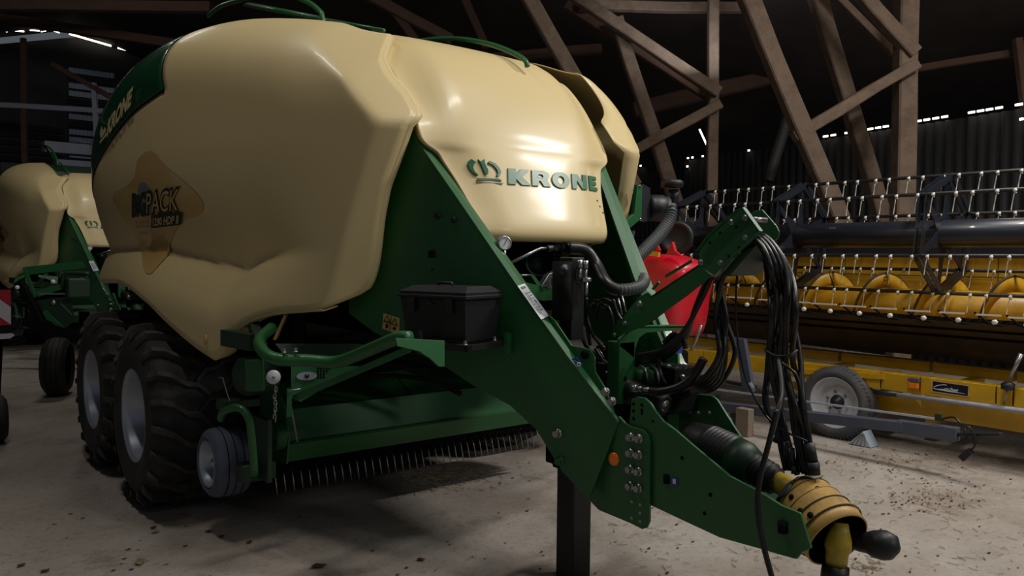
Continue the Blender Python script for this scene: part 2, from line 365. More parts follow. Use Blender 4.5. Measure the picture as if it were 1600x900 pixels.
# big timbers of the roof frame
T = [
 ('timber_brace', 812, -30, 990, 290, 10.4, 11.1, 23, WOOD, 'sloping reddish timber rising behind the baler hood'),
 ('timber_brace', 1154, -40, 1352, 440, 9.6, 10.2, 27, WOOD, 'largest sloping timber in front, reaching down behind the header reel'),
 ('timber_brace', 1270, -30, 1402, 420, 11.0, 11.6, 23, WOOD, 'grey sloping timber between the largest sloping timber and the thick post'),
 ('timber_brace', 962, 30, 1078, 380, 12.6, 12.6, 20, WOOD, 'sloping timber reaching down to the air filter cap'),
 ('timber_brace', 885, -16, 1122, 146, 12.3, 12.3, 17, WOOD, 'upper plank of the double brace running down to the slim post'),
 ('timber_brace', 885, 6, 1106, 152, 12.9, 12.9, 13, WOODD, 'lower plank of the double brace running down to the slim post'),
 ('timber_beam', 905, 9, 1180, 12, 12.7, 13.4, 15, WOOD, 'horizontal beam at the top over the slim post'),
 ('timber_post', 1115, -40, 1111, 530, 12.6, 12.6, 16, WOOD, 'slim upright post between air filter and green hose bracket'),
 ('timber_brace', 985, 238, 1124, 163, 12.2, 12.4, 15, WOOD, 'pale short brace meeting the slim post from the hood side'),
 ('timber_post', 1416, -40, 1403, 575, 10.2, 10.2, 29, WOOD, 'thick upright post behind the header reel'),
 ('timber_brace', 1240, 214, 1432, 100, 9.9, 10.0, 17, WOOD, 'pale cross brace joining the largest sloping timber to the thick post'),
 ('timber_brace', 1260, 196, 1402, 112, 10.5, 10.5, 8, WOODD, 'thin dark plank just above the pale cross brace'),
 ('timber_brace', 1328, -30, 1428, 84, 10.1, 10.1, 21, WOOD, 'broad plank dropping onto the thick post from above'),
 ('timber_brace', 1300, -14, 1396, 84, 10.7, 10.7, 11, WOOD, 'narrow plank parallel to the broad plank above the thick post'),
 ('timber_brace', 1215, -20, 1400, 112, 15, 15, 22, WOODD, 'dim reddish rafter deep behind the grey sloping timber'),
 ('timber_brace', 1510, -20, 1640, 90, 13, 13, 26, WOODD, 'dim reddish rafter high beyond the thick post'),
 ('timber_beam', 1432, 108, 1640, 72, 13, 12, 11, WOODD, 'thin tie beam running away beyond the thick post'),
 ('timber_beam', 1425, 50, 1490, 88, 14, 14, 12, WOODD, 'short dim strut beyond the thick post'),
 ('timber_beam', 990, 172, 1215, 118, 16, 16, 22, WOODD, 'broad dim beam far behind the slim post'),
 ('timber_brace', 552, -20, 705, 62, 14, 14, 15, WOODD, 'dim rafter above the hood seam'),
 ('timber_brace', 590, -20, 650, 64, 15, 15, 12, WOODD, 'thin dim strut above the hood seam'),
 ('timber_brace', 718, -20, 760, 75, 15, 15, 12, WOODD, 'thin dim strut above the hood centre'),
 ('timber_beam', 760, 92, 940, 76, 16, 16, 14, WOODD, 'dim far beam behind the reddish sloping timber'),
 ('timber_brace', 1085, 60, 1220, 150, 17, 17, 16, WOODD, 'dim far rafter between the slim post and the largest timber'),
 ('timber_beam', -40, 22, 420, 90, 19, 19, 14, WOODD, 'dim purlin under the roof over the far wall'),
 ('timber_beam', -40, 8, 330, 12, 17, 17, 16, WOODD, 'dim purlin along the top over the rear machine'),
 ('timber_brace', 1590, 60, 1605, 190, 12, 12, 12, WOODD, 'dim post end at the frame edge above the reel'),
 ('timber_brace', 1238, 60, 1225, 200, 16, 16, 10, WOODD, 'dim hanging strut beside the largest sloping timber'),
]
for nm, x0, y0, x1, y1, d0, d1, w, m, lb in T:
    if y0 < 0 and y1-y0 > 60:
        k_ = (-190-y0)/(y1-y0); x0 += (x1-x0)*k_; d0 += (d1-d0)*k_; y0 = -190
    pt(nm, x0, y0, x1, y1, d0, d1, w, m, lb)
# vent pipe
a = dp(1232, 180, 12.2); b = dp(1200, 283, 12.2)
mb = MB(); mb.tube([a, b], .085, 18, cap=False); mb.tube([b, a], .075, 18, cap=False)
tag(mb.out('vent_pipe', TIN), 'open grey vent pipe hanging slanted behind the largest timber', 'pipe')

# ==================================================================== BALER
def build_baler():
    B = thing('square_baler', 'large green and cream square baler filling the middle, its wheels at the side', 'baler', (XC, 5.5, 0))
    # ---------------- side cover surface
    PLAN = [(3.40, 2.03), (3.56, 1.97), (3.85, 1.855), (4.2, 1.725), (4.6, 1.61), (5, 1.53), (5.5, 1.46), (6, 1.415), (6.5, 1.385), (7, 1.39), (7.5, 1.47), (8, 1.63), (8.6, 1.86), (9.2, 2.15)]
    ZT = [(3.4, 2.87), (3.9, 2.87), (4.3, 3.0), (4.7, 3.1), (5.2, 3.2), (5.7, 3.24), (6.2, 3.22), (6.7, 3.11), (7.2, 2.93), (7.7, 2.68), (8.3, 2.45), (9.2, 1.9)]
    def yf(v): return interp(v, [(0, 3.90), (.03, 3.82), (.07, 3.765), (.3, 3.65), (.59, 3.50), (.625, 3.488), (.66, 3.515), (.8, 3.675), (1, 3.905)])
    def flare(Y): return .21*smooth01((Y-3.75)/.9)*(1-.6*smooth01((Y-5.3)/1.6))
    def plan(Y): return interp(Y, PLAN)
    def xbot(Y): return plan(Y)-flare(Y)+.13*smooth01((Y-3.7)/.8)
    # bottom edge traced where the photograph shows it
    bp = [(572, 452), (545, 474), (520, 480), (475, 484), (430, 488), (400, 496), (375, 508), (358, 524), (346, 545), (336, 560), (326, 556), (300, 538), (260, 503), (230, 473), (200, 449), (178, 440), (163, 438)]
    ZB = []
    for x, y in bp:
        Xb = 1.7
        for _ in range(30): Xb = .5*Xb+.5*xbot(X(x, y, Xb).y)
        p = X(x, y, Xb); ZB.append((p.y, p.z))
    zz = [ZB[0]]
    for q in ZB[1:]:
        if q[0] > zz[-1][0]+.02: zz.append(q)
    ZB = zz+[(8.2, 1.45), (9.2, 1.5)]
    def zb(Y): return interp(Y, ZB)
    def zcr(Y): return zb(Y)*.35+.65*1.36+.28
    far = [False]
    def sx(Y, z):
        x = plan(Y); zt = interp(Y, ZT); zm = 2.35
        xt = 2.16
        zm = max(2.3, zt-.52)
        if z > zm:
            s = min(1, (z-zm)/(zt-zm)); k = 1-math.sqrt(max(0, 1-s**2.3)); x = x+(xt-x)*k
        zc = zcr(Y)
        w = smooth01((Y-3.7)/.8)
        x += .15*w*min(1, ((2.3-z)/(2.3-zc)))**1.8 if z < 2.3 else 0
        if z < zc+.05:
            t = max(0, min(1, (zc+.03-z)/.31)); x -= (flare(Y)+.02*w)*math.sin(t*math.pi/2)**.95
        def smax(a, b, r): return (a+b+math.sqrt((a-b)**2+r*r))/2
        up = 2.15-2.181*((Y-3.48)-.36*max(0, Y-3.78))+1.733*(z-2.33); lo = 2.15-2.533*(Y-3.48)-.734*(z-2.33)
        if far[0]:
            x -= .07*(1-smooth01((Y-3.5)/.9)); up = 2.15-7.0*(Y-3.48)+5.4*(z-2.33); lo = 2.15-7.0*(Y-3.48)-2.4*(z-2.33)
            return min(smax(x, smax(up, lo, .03), .04), 2.19)
        return smax(x, smax(up, lo, .015), .022)
    ucols = [0, .003, .006, .009, .012, .015, .018, .021, .024, .028, .034, .042]+[ .042+(1-.042)*((i/80)**1.1) for i in range(1, 81)]
    YE = 9.2
    # green rear cover boundary
    GB = [(5.22, 9.9)]
    def zg(Y): return interp(Y, [(5.45, 2.68), (6.0, 2.60), (6.5, 2.45), (7.0, 2.28), (7.5, 2.12), (8.3, 1.85), (9.2, 1.6)])
    def colz(Y, v, v0, v1): return v
    NL_, NU = 42, 30
    def column(u):
        Ym = 3.6+(YE-3.6)*u; a, b = zb(Ym), interp(Ym, ZT); m_ = min(zg(Ym), b-.08); out = []
        for k in range(NL_+NU+1):
            z = a+(m_-a)*k/NL_ if k <= NL_ else m_+(b-m_)*(k-NL_)/NU
            v = (z-a)/(b-a); Yv = yf(v)+(YE-yf(v))*u; a2, b2_ = zb(Yv), interp(Yv, ZT); zz_ = a2+(b2_-a2)*v
            out.append(Vector((sx(Yv, zz_), Yv, zz_)))
        return out
    colsv = [column(u) for u in ucols]
    split = next(i for i, u in enumerate(ucols) if 3.6+(YE-3.6)*u > 5.36)
    mb = MB(); Rn = NL_+NU+1; mb.v = [p for c in colsv for p in c]
    for i in range(len(colsv)-1):
        for k in range(Rn-1):
            if i >= split and k >= NL_: continue
            mb.f.append((i*Rn+k, i*Rn+k+1, (i+1)*Rn+k+1, (i+1)*Rn+k)); mb.sm.append(True)
    used = sorted({q for f in mb.f for q in f}); ren = {q: n_ for n_, q in enumerate(used)}
    mb.v = [mb.v[q] for q in used]; mb.f = [tuple(ren[q] for q in f) for f in mb.f]
    front = colsv[:split+1]; rear_low = [c[:NL_+1] for c in colsv[split:]]; rear_up = [c[NL_:] for c in colsv[split:]]
    GAP = .012
    pan = mb.out('side_cover', BEIGE, B, solid=.006)
    mb2 = MB(); mb2.grid([[p+Vector((-.004, .012 if i == 0 else 0, .012 if k == 0 else 0)) for k, p in enumerate(r)] for i, r in enumerate(rear_up)])
    gc = mb2.out('rear_cover', GREEN2, B, solid=.006)
    for src, nm in ((pan, 'side_cover'), (gc, 'rear_cover')):
        me = src.data
        far[0] = True; M2 = MB(); M2.v = [Vector((sx(v.co.y+5.5, v.co.z) if nm == 'side_cover' else v.co.x+XC, v.co.y+5.5, v.co.z)) for v in me.vertices]; far[0] = False; M2.f = [tuple(p.vertices) for p in me.polygons]; M2.sm = [True]*len(M2.f)
        M2.out(nm, src.data.materials[0], B, mirror_x=XC, solid=.006)
    # folded lip along the front edge of each side cover
    for mx in (None,):
        e = front[0]; mbl = MB(); mbl.grid([[p for p in e], [p+Vector((.05, .035, 0)) for p in e], [p+Vector((.06, .12, 0)) for p in e]])
        mbl.out('cover_lip', BEIGE, B, mirror_x=mx, solid=.006)
        bl = [r[0] for r in front]+[r[0] for r in rear_low][1:]
        mbl = MB(); mbl.grid([[p for p in bl], [p+Vector((.02, 0, -.012)) for p in bl], [p+Vector((.10, 0, .01)) for p in bl]])
        mbl.out('cover_lip', BEIGE, B, mirror_x=mx, solid=.006)
    # seam strip under the green cover
    seam = [r[0] for r in rear_up]; mbs = MB(); mbs.tube([p+Vector((-.003, 0, 0)) for p in seam], .007, 6)
    mbs.tube([p+Vector((-.003, 0, 0)) for p in rear_up[0]], .006, 6); mbs.out('seal_strip', VOID, B)
    # decals follow the cover surface: lay them out in (Y, z)
    def on_side(Y, z, off=.007): return Vector((sx(Y, z)-off, Y, z))
    def pixside(x, y):
        Xb = 1.5
        for _ in range(25):
            p = X(x, y, Xb); Xb = .5*Xb+.5*sx(p.y, p.z)
        return p.y, p.z
    def decal(pts, m, name, off=.006):
        yz = [pixside(*p) for p in pts]; sp = spline([(a, b, 0) for a, b in yz], 5, closed=True)
        cy = sum(p.x for p in sp)/len(sp); cz = sum(p.y for p in sp)/len(sp)
        rings = [[on_side(cy+(p.x-cy)*t, cz+(p.y-cz)*t, off) for p in sp+[sp[0]]] for t in (0.001, .2, .4, .6, .8, 1)]
        return MB().grid(rings).out(name, m, B)
    dn = [(232, 237), (245, 240), (258, 258), (283, 279), (303, 296), (318, 315), (318, 330), (303, 340), (288, 344), (268, 385), (240, 426), (226, 418), (222, 385), (207, 355), (190, 332), (179, 312), (182, 303), (200, 291), (212, 275), (217, 250)]
    decal(dn, GOLD, 'decal', .009)
    decal([(180, 305), (200, 294), (216, 296), (226, 330), (240, 370), (222, 392), (207, 358), (190, 332)], GOLD2, 'decal', .0105)
    decal([(218, 296), (226, 285), (240, 300), (246, 318), (238, 335), (226, 330)], GREYINK, 'decal', .0115)
    def side_text(body, p0, p1, ptop, m, name, bold=0, off=.018, outline=False, shear=0):
        """p0 lower left, p1 lower right, ptop upper left in pixels"""
        a, b, c = pixside(*p0), pixside(*p1), pixside(*ptop)
        vs, fs = text_mesh(body, 1, bold=bold, shear=shear); w = max(v.x for v in vs)
        M = MB()
        def f(u, v): return on_side(a[0]+(b[0]-a[0])*u+(c[0]-a[0])*v, a[1]+(b[1]-a[1])*u+(c[1]-a[1])*v, off)
        M.add([f(v.x/w, v.y) for v in vs], fs); return M.out(name, m, B)
    side_text('BiG', (210, 338), (232, 336), (210, 303), INK, 'lettering', .05)
    side_text('PACK', (233, 335), (284, 330), (233, 299), INK, 'lettering', .055)
    side_text('PACK', (234.2, 333.6), (282.5, 329), (234.2, 301), GOLD2, 'lettering', .0, .022)
    decal([(242, 356), (242, 346), (242, 337.5), (262, 335), (288, 332.5), (288, 343), (287, 351), (265, 354)], INK, 'decal', .0205)
    side_text('1290 HDP II', (245, 353), (285, 349), (245, 341), GOLD2, 'lettering', .03, .026)
    for i, (x0, x1, y) in enumerate(((215, 238, 345.5), (215, 237, 352), (222, 236, 362))):
        side_text('High Density', (x0, y+4), (x1, y+3.4), (x0, y), GREYINK, 'lettering', 0, .0205)
    # lettering on the green rear cover
    def gt(body, p0, p1, ptop, bold, sh=0): return side_text(body, p0, p1, ptop, LOGO2, 'lettering', bold, .032, shear=sh)
    gt('KRONE', (174, 214), (212, 164), (177, 187), .05)
    a = [(163, 224), (174, 210), (171, 200), (166, 212), (164, 199), (161, 214)]
    decal([(165, 216), (172, 206), (171, 199), (168, 205), (166, 198), (163, 208)], LOGO2, 'decal', .03)
    decal([(163, 225), (168, 219), (174, 211), (173, 208), (168, 215), (163, 221)], LOGO2, 'decal', .03)
    # small hinge cap on the skirt tip
    a, b = pixside(322, 530); MB().lathe(on_side(a, b, -.02), (-1, .15, 0), [(0, .03), (.03, .03), (.03, .022), (.012, .018), (.012, 0)], 16).out('end_cap', GOLD, B)

    # ---------------- hood
    HR = [  # z, Y, half width, edge set-back
        (1.735, 3.27, .430, .02), (1.75, 3.245, .44, .02), (1.80, 3.245, .455, .02), (1.92, 3.30, .49, .03), (2.04, 3.355, .53, .04), (2.14, 3.395, .575, .05), (2.19, 3.415, .60, .05),
        (2.225, 3.43, .655, .05), (2.26, 3.445, .68, .05), (2.34, 3.475, .685, .06), (2.46, 3.53, .69, .09), (2.60, 3.615, .695, .11), (2.73, 3.73, .70, .12), (2.84, 3.87, .705, .12),
        (2.92, 4.04, .735, .12), (2.985, 4.28, .74, .1), (3.03, 4.60, .74, .08), (3.05, 4.95, .74, .06)]
    def hood_y(xp, z):
        zs = [r[0] for r in HR]; Y = np.interp(z, zs, [r[1] for r in HR]); hw = np.interp(z, zs, [r[2] for r in HR]); sb = np.interp(z, zs, [r[3] for r in HR])
        s = min(1.2, abs(xp)/hw); return Y+sb*smooth01((s-.62)/.38)*1.0+.03*s*s
    P = spline([(r[0], r[1], 0) for r in HR], 4); HW = spline([(r[2], r[3], 0) for r in HR], 4); rows = []
    cols = [-1, -.985, -.95, -.88, -.8, -.72, -.64, -.55, -.4, -.2, 0, .2, .4, .55, .64, .72, .8, .88, .95, .985, 1]
    for p, h in zip(P, HW):
        z, Y, hw, sb = p.x, p.y, h.x, h.y; tlt = smooth01((z-2.75)/.3)
        row = []
        for c in cols:
            s = abs(c); d = sb*smooth01((s-.62)/.38)+.03*s*s
            row.append(Vector((XC+c*hw, Y+d*(1-.6*tlt), z-d*.9*tlt)))
        rows.append(row)
    hood = MB().grid(rows).out('hood', BEIGE, B, solid=.01)
    for side in (0, -1):
        e = [r[side] for r in rows]; s = 1 if side == 0 else -1
        MB().grid([e, [p+Vector((.015*s, .03, -.004)) for p in e], [p+Vector((.02*s, .13, -.03)) for p in e]]).out('hood_lip', BEIGE, B, solid=.006)
    def on_hood(px_, z, off=.006): return Vector((XC+px_, hood_y(px_, z)-off, z))
    # raised crease on each hood flank
    def pixhood(x, y):
        Yv = 3.4
        for _ in range(25):
            p = Yp(x, y, Yv); Yv = .5*Yv+.5*hood_y(p.x-XC, p.z)
        return p.x-XC, p.z
    def hood_text(body, p0, p1, ptop, m, bold, off, depth=.008):
        a, b, c = pixhood(*p0), pixhood(*p1), pixhood(*ptop)
        vs, fs = text_mesh(body, 1, bold=bold, extrude=.5, res=6); w = max(v.x for v in vs)
        def f(u, v, e):
            return on_hood(a[0]+(b[0]-a[0])*u+(c[0]-a[0])*v, a[1]+(b[1]-a[1])*u+(c[1]-a[1])*v, off+depth*(e+.5))
        return MB().add([f(v.x/w, v.y, v.z) for v in vs], fs)
    # wide heavy letters drawn as polygons (unit cell 0..1)
    K = [[(0, 0), (.36, 0), (.36, .36), (.62, 0), (1.06, 0), (.62, .54), (1.0, 1), (.60, 1), (.36, .66), (.36, 1), (0, 1)]]
    Rr = [[(0, 0), (.34, 0), (.34, .34), (.46, .34), (.62, 0), (1.02, 0), (.80, .40), (.93, .52), (.95, .72), (.85, .92), (.62, 1), (0, 1), (0, .76), (.52, .76), (.60, .68), (.58, .58), (.50, .55), (0, .55)]]
    Nn = [[(0, 0), (.30, 0), (.30, .58), (.66, 0), (1, 0), (1, 1), (.70, 1), (.70, .45), (.36, 1), (0, 1)]]
    Ee = [[(0, 0), (.95, 0), (.95, .24), (.36, .24), (.36, .39), (.86, .39), (.86, .62), (.36, .62), (.36, .76), (.93, .76), (.93, 1), (0, 1)]]
    On = 20
    def glyph(M, polys, x0, w, mapf):
        from mathutils.geometry import tessellate_polygon
        for poly in polys:
            k = len(poly); fr = [mapf(x0+px_*w, pz, 1) for px_, pz in poly]; bk = [mapf(x0+px_*w, pz, 0) for px_, pz in poly]
            tris = tessellate_polygon([[Vector((a, b, 0)) for a, b in poly]])
            M.add(fr+bk, [tuple(t) for t in tris]+[(i, (i+1) % k, (i+1) % k+k, i+k) for i in range(k)])
    def ring(M, x0, w, mapf):
        o = [(.5+.54*math.cos(t*2*math.pi/On), .5+.53*math.sin(t*2*math.pi/On)) for t in range(On)]
        i_ = [(.5+.20*math.cos(t*2*math.pi/On), .5+.27*math.sin(t*2*math.pi/On)) for t in range(On)]
        vs = [mapf(x0+a*w, b, 1) for a, b in o]+[mapf(x0+a*w, b, 1) for a, b in i_]+[mapf(x0+a*w, b, 0) for a, b in o]+[mapf(x0+a*w, b, 0) for a, b in i_]
        fs = []
        for k in range(On):
            j = (k+1) % On; fs += [(k, j, On+j, On+k), (2*On+k, 2*On+j, j, k), (On+k, On+j, 3*On+j, 3*On+k)]
        M.add(vs, fs)
    a, b, c = pixhood(792, 287.5), pixhood(932, 299), pixhood(791.5, 263)
    def mapk(u, v, e): return on_hood(a[0]+(b[0]-a[0])*u+(c[0]-a[0])*v, a[1]+(b[1]-a[1])*u+(c[1]-a[1])*v, .006+.008*e)
    Ls = [('K', 0, .20), ('R', .225, .18), ('O', .435, .175), ('N', .645, .175), ('E', .855, .145)]
    for ch, x0, w in Ls:
        M = MB()
        if ch == 'O': ring(M, x0, w, mapk)
        elif ch == 'R':
            glyph(M, [[(0, 0), (.36, 0), (.36, .34), (.46, .34), (.64, 0), (1.06, 0), (.84, .40), (.70, .56), (.36, .56), (0, .56)], [(0, .55), (.36, .55), (.36, .78), (0, .78)], [(0, .77), (.36, .77), (.56, .77), (.64, .67), (.58, .55), (.74, .46), (.93, .56), (.96, .74), (.86, .92), (.62, 1), (0, 1)]], x0, w, mapk)
        else: glyph(M, {'K': K, 'N': Nn, 'E': Ee}[ch], x0, w, mapk)
        M.out('logo_letter', LOGO, B)
    a2, b2, c2 = pixhood(743, 287), pixhood(783, 288), pixhood(731, 249)
    def pixglyph(M, pts, e0=.006, e1=.016):
        q = [pixhood(720+x/7.273, 240+y/7.273) for x, y in pts]
        from mathutils.geometry import tessellate_polygon
        k = len(q); tris = tessellate_polygon([[Vector((p[0], p[1], 0)) for p in q]])
        M.add([on_hood(*p, e1) for p in q]+[on_hood(*p, e0) for p in q], [tuple(t) for t in tris]+[(i, (i+1) % k, (i+1) % k+k, i+k) for i in range(k)])
    for poly, m in (([(105, 65), (155, 98), (128, 125), (120, 160), (140, 205), (182, 245), (172, 255), (120, 222), (80, 175), (60, 130), (75, 90)], LOGO),
                    ([(180, 68), (218, 98), (248, 66), (258, 120), (292, 190), (292, 236), (262, 236), (240, 190), (215, 128)], LOGO),
                    ([(312, 85), (375, 115), (425, 170), (441, 215), (425, 250), (408, 262), (393, 250), (405, 220), (390, 180), (345, 130), (292, 107)], LOGO),
                    ([(188, 278), (418, 288), (452, 312), (165, 303)], LOGO), ([(165, 320), (465, 330), (465, 343), (165, 322)], STEEL)):
        M = MB(); pixglyph(M, poly); M.out('logo_crown', m, B)
    M = MB()
    for q in ((932, 314), (936, 323), (941, 333)):
        h = pixhood(*q); M.lathe(on_hood(*h, .0), (0, -1, 0), [(0, .008), (.008, .006), (.008, 0)], 8)
    M.out('rivet', DSTEEL, B)

    # ---------------- chassis body, roof deck
    M = MB()
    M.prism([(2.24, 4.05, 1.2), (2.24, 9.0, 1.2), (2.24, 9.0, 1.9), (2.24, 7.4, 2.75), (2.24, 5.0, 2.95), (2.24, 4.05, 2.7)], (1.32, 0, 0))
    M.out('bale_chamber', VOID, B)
    MB().box((XC, 6.6, .92), (1.3, 3.2, .6)).out('chassis_beam', DKGREEN, B, bevel=.02)
    MB().prism([(2.16, 4.3, 2.99), (2.16, 5.2, 3.19), (2.16, 6.2, 3.22), (2.16, 7.2, 2.98), (2.16, 7.2, 2.9), (2.16, 4.3, 2.9)], (1.48, 0, 0)).out('roof_deck', DKGREEN, B)
    # inner wheel guard walls, black
    for mx in (None, XC):
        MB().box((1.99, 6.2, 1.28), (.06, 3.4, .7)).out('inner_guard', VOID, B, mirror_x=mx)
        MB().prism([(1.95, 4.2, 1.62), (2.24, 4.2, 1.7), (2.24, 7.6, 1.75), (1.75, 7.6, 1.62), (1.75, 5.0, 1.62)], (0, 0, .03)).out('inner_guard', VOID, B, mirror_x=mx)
    # hand rails
    rail = [[(2.20, 5.35, 3.16), (2.19, 5.30, 3.32), (2.22, 4.95, 3.36), (2.3, 4.62, 3.27), (2.33, 4.45, 3.12), (2.33, 4.43, 3.0)], [(3.47, 5.4, 3.1), (3.47, 5.3, 3.2), (3.5, 4.9, 3.22), (3.52, 4.5, 3.14), (3.52, 4.2, 3.0), (3.52, 4.1, 2.9)]]
    pr = [X(326, 25, 2.3), X(345, 10, 2.3), X(385, -2, 2.3), X(440, -10, 2.3), X(480, 3, 2.3), X(499, 17, 2.3), X(503, 24, 2.3), X(504, 36, 2.3)]
    M = MB(); M.tube(spline(pr, 5), .018, 10); M.tube([X(383, 6, 2.32), X(500, 30, 2.32)], .02, 10); M.out('handrail', GREEN, B)
    pr = [X(640, 66, 3.1), X(680, 61, 3.1), X(720, 61, 3.1), X(765, 69, 3.1), X(800, 82, 3.1), X(820, 94, 3.1), X(824, 104, 3.1)]
    MB().tube(spline(pr, 5), .016, 10).out('handrail', GREEN, B)
    M = MB(); M.tube([X(505, 30, 2.35), X(600, 48, 2.35)], .012, 8); M.out('handrail', GREEN, B)

    # ---------------- front frame plates
    P0 = Vector((2.22, 3.57, 0)); P1 = Vector((2.60, 2.45, 0)); nn = Vector((P1.y-P0.y, -(P1.x-P0.x), 0)).normalized()
    if nn.x > 0: nn = -nn
    def fp(x, y): return onp(x, y, P0, nn)
    outline = [(650, 218), (715, 312), (808, 448), (888, 560), (966, 661), (920, 781), (878, 737), (838, 672), (797, 634), (735, 600), (695, 573), (640, 545), (585, 520), (545, 490), (545, 330), (600, 250), (640, 214)]
    for mx in (None, XC):
        MB().prism([fp(*p) for p in outline], -nn*.014).out('frame_plate', GREEN, B, mirror_x=mx, bevel=.003)
        # top flange
        tp = [fp(640, 204), fp(715, 312), fp(808, 448), fp(888, 560), fp(966, 661)]
        wd_ = [.06, .075, .09, .08, .012]
        M = MB(); lo = [p+nn*.006 for p in tp]; hi = [p-nn*w for p, w in zip(tp, wd_)]
        M.grid([lo, [l+(h-l)*.5+Vector((0, 0, .006)) for l, h in zip(lo, hi)], hi], False)
        M.out('frame_flange', GREEN, B, mirror_x=mx, solid=.014)
    # lifting gusset with hole on the flange
    g = [(857, 492), (866, 500), (893, 540), (908, 543), (922, 546), (928, 556), (930, 582), (945, 606), (958, 640), (962, 655), (905, 585)]
    Pg = P0-nn*.05
    gp = [onp(x, y, Pg, nn) for x, y in g]
    hc = onp(914, 554, Pg, nn)
    for mx in (None, XC):
        gu = MB().prism(gp, -nn*.012).out('lifting_eye', GREEN, B, mirror_x=mx, bevel=.002)
    MB().cyl(hc+nn*.003, hc+nn*.001, .022, 20).out('eye_hole', VOID, B)
    # bolted plate in front of the fold
    XP = 2.60
    PX = lambda x, y, xx=XP: X(x, y, xx)
    q = [(966, 661), (945, 640), (960, 650), (975, 663), (985, 668), (1003, 671), (1012, 680), (1015, 690), (1014, 815), (1010, 825), (1003, 827), (985, 818), (935, 797), (920, 781)]
    q = [(966, 661), (966, 650), (976, 661), (987, 667), (1003, 671), (1012, 680), (1015, 692), (1014, 815), (1010, 825), (1003, 827), (985, 818), (935, 797), (920, 781)]
    for mx in (None, XC):
        MB().prism([PX(*p) for p in q], (.014, 0, 0)).out('bolted_plate', GREEN, B, mirror_x=mx, bevel=.003)
    # bolts
    for bx, by in ((986, 683), (999, 685.5), (985.5, 708), (998.5, 711), (985, 733.5), (998, 737), (985, 759.5), (998, 763)):
        c = PX(bx, by); MB().bolt(c, (-1, 0, 0), .0155, .022).out('bolt', STEEL, B)
    M = MB()
    for bx, by in ((987, 784), (1000, 789), (1000, 802), (987, 810), (1000, 815)): M.cyl(PX(bx, by)-Vector((.002, 0, 0)), PX(bx, by)+Vector((.002, 0, 0)), .007, 12)
    M.out('hole', CONC, B, kind='stuff')
    c = PX(960, 717); MB().lathe(c, (-1, 0, 0), [(0, .031), (.006, .031), (.012, .026), (.014, .012), (.0145, 0)], 28).out('reflector', ORANGE, B)
    for bx, by in ((872, 677), (875, 720)):
        c = fp(bx, by); MB().bolt(c, nn, .017, .03).out('bolt', STEEL if by < 700 else GREEN, B)
    for bx, by in ((684.5, 337), (709.5, 343.5)):
        c = fp(bx, by); MB().bolt(c, nn, .013, .02).out('bolt', DSTEEL, B)
    M = MB(); c = fp(676, 397); M.box(c+nn*.0015, (.03, .03, .036)); c = fp(675.5, 421); M.cyl(c, c+nn*.003, .006, 10); M.out('hole', VOID, B, kind='stuff')
    for bx, by in ((947, 612), (957, 627)):
        c = fp(bx, by); MB().bolt(c, nn, .015, .03).out('bolt', STEEL, B)
    # barcode label on the flange
    def flp(x, y):  # point on flange plane: plane through flange edge containing nn
        e = (fp(888, 560)-fp(808, 448)).normalized(); fn = e.cross(nn).normalized()
        if fn.z < 0: fn = -fn
        return onp(x, y, fp(808, 448)+fn*.013, fn), fn, e
    cs = [flp(*p)[0] for p in ((808, 447.5), (819, 443.5), (857, 494), (845, 500))]; fn = flp(808, 448)[1]
    lab = MB().prism([p+fn*.002 for p in cs], fn*.0015).out('barcode_label', WHITE, B)
    M = MB(); du = (cs[3]-cs[0]); dv = (cs[1]-cs[0])
    rr = random.Random(3)
    for k in range(26):
        t = .22+.68*k/26; w = rr.choice((.006, .010, .016)); a0 = cs[0]+du*t+dv*.18; M.prism([a0, a0+du*w, a0+du*w+dv*.42, a0+dv*.42], fn*.0042)
    M.out('barcode_bar', GREYINK, lab, )
    vs, fs = text_mesh('1118023', 1, bold=.01); w = max(v.x for v in vs)
    MB().add([cs[0]+du*(.25+.55*v.x/w)+dv*(.66+.30*v.y)+fn*.0045 for v in vs], fs).out('lettering', INK, lab)
    vs, fs = text_mesh('KRONE', 1, bold=.02); w = max(v.x for v in vs)
    MB().add([cs[0]+du*(.12-.07*v.y)+dv*(.2+.6*v.x/w)+fn*.0045 for v in vs], fs).out('lettering', INK, lab)
    cs2 = [flp(*p)[0] for p in ((892.5, 563), (898, 557), (911, 566), (907, 575))]
    cs2 = [fp(894, 561)+nn*.003, fp(901, 557.5)+nn*.003, fp(911.5, 570)+nn*.003, fp(905, 575)+nn*.003]
    bl = MB().prism(cs2, nn*.002).out('blue_label', BLUE, B)
    u2 = cs2[3]-cs2[0]; v2 = cs2[1]-cs2[0]
    M = MB(); M.lathe(cs2[0]+u2*.72+v2*.5+nn*.002, nn, [(0, .011), (.002, .011), (.002, .005), (0, .005)], 14); M.prism([cs2[0]+u2*.15+v2*.2+nn*.003, cs2[0]+u2*.2+v2*.2+nn*.003, cs2[0]+u2*.5+v2*.6+nn*.003, cs2[0]+u2*.45+v2*.6+nn*.003], nn*.001)
    M.out('lettering', WHITE, bl)
    # warning label, yellow
    cw = [fp(600, 489)+nn*.002, fp(625, 497)+nn*.002, fp(624, 523)+nn*.002, fp(598, 513)+nn*.002]
    wl = MB().prism(cw, nn*.002).out('warning_label', GOLD, B); u3 = cw[1]-cw[0]; v3 = cw[3]-cw[0]
    M = MB()
    for cx, cy in ((.27, .25), (.73, .3)):
        for t0, t1 in (((-.18, .2), (.18, .2)), ((.18, .2), (0, -.18)), ((0, -.18), (-.18, .2))):
            M.beam(cw[0]+u3*(cx+t0[0])+v3*(cy+t0[1])+nn*.004, cw[0]+u3*(cx+t1[0])+v3*(cy+t1[1])+nn*.004, .004, .002)
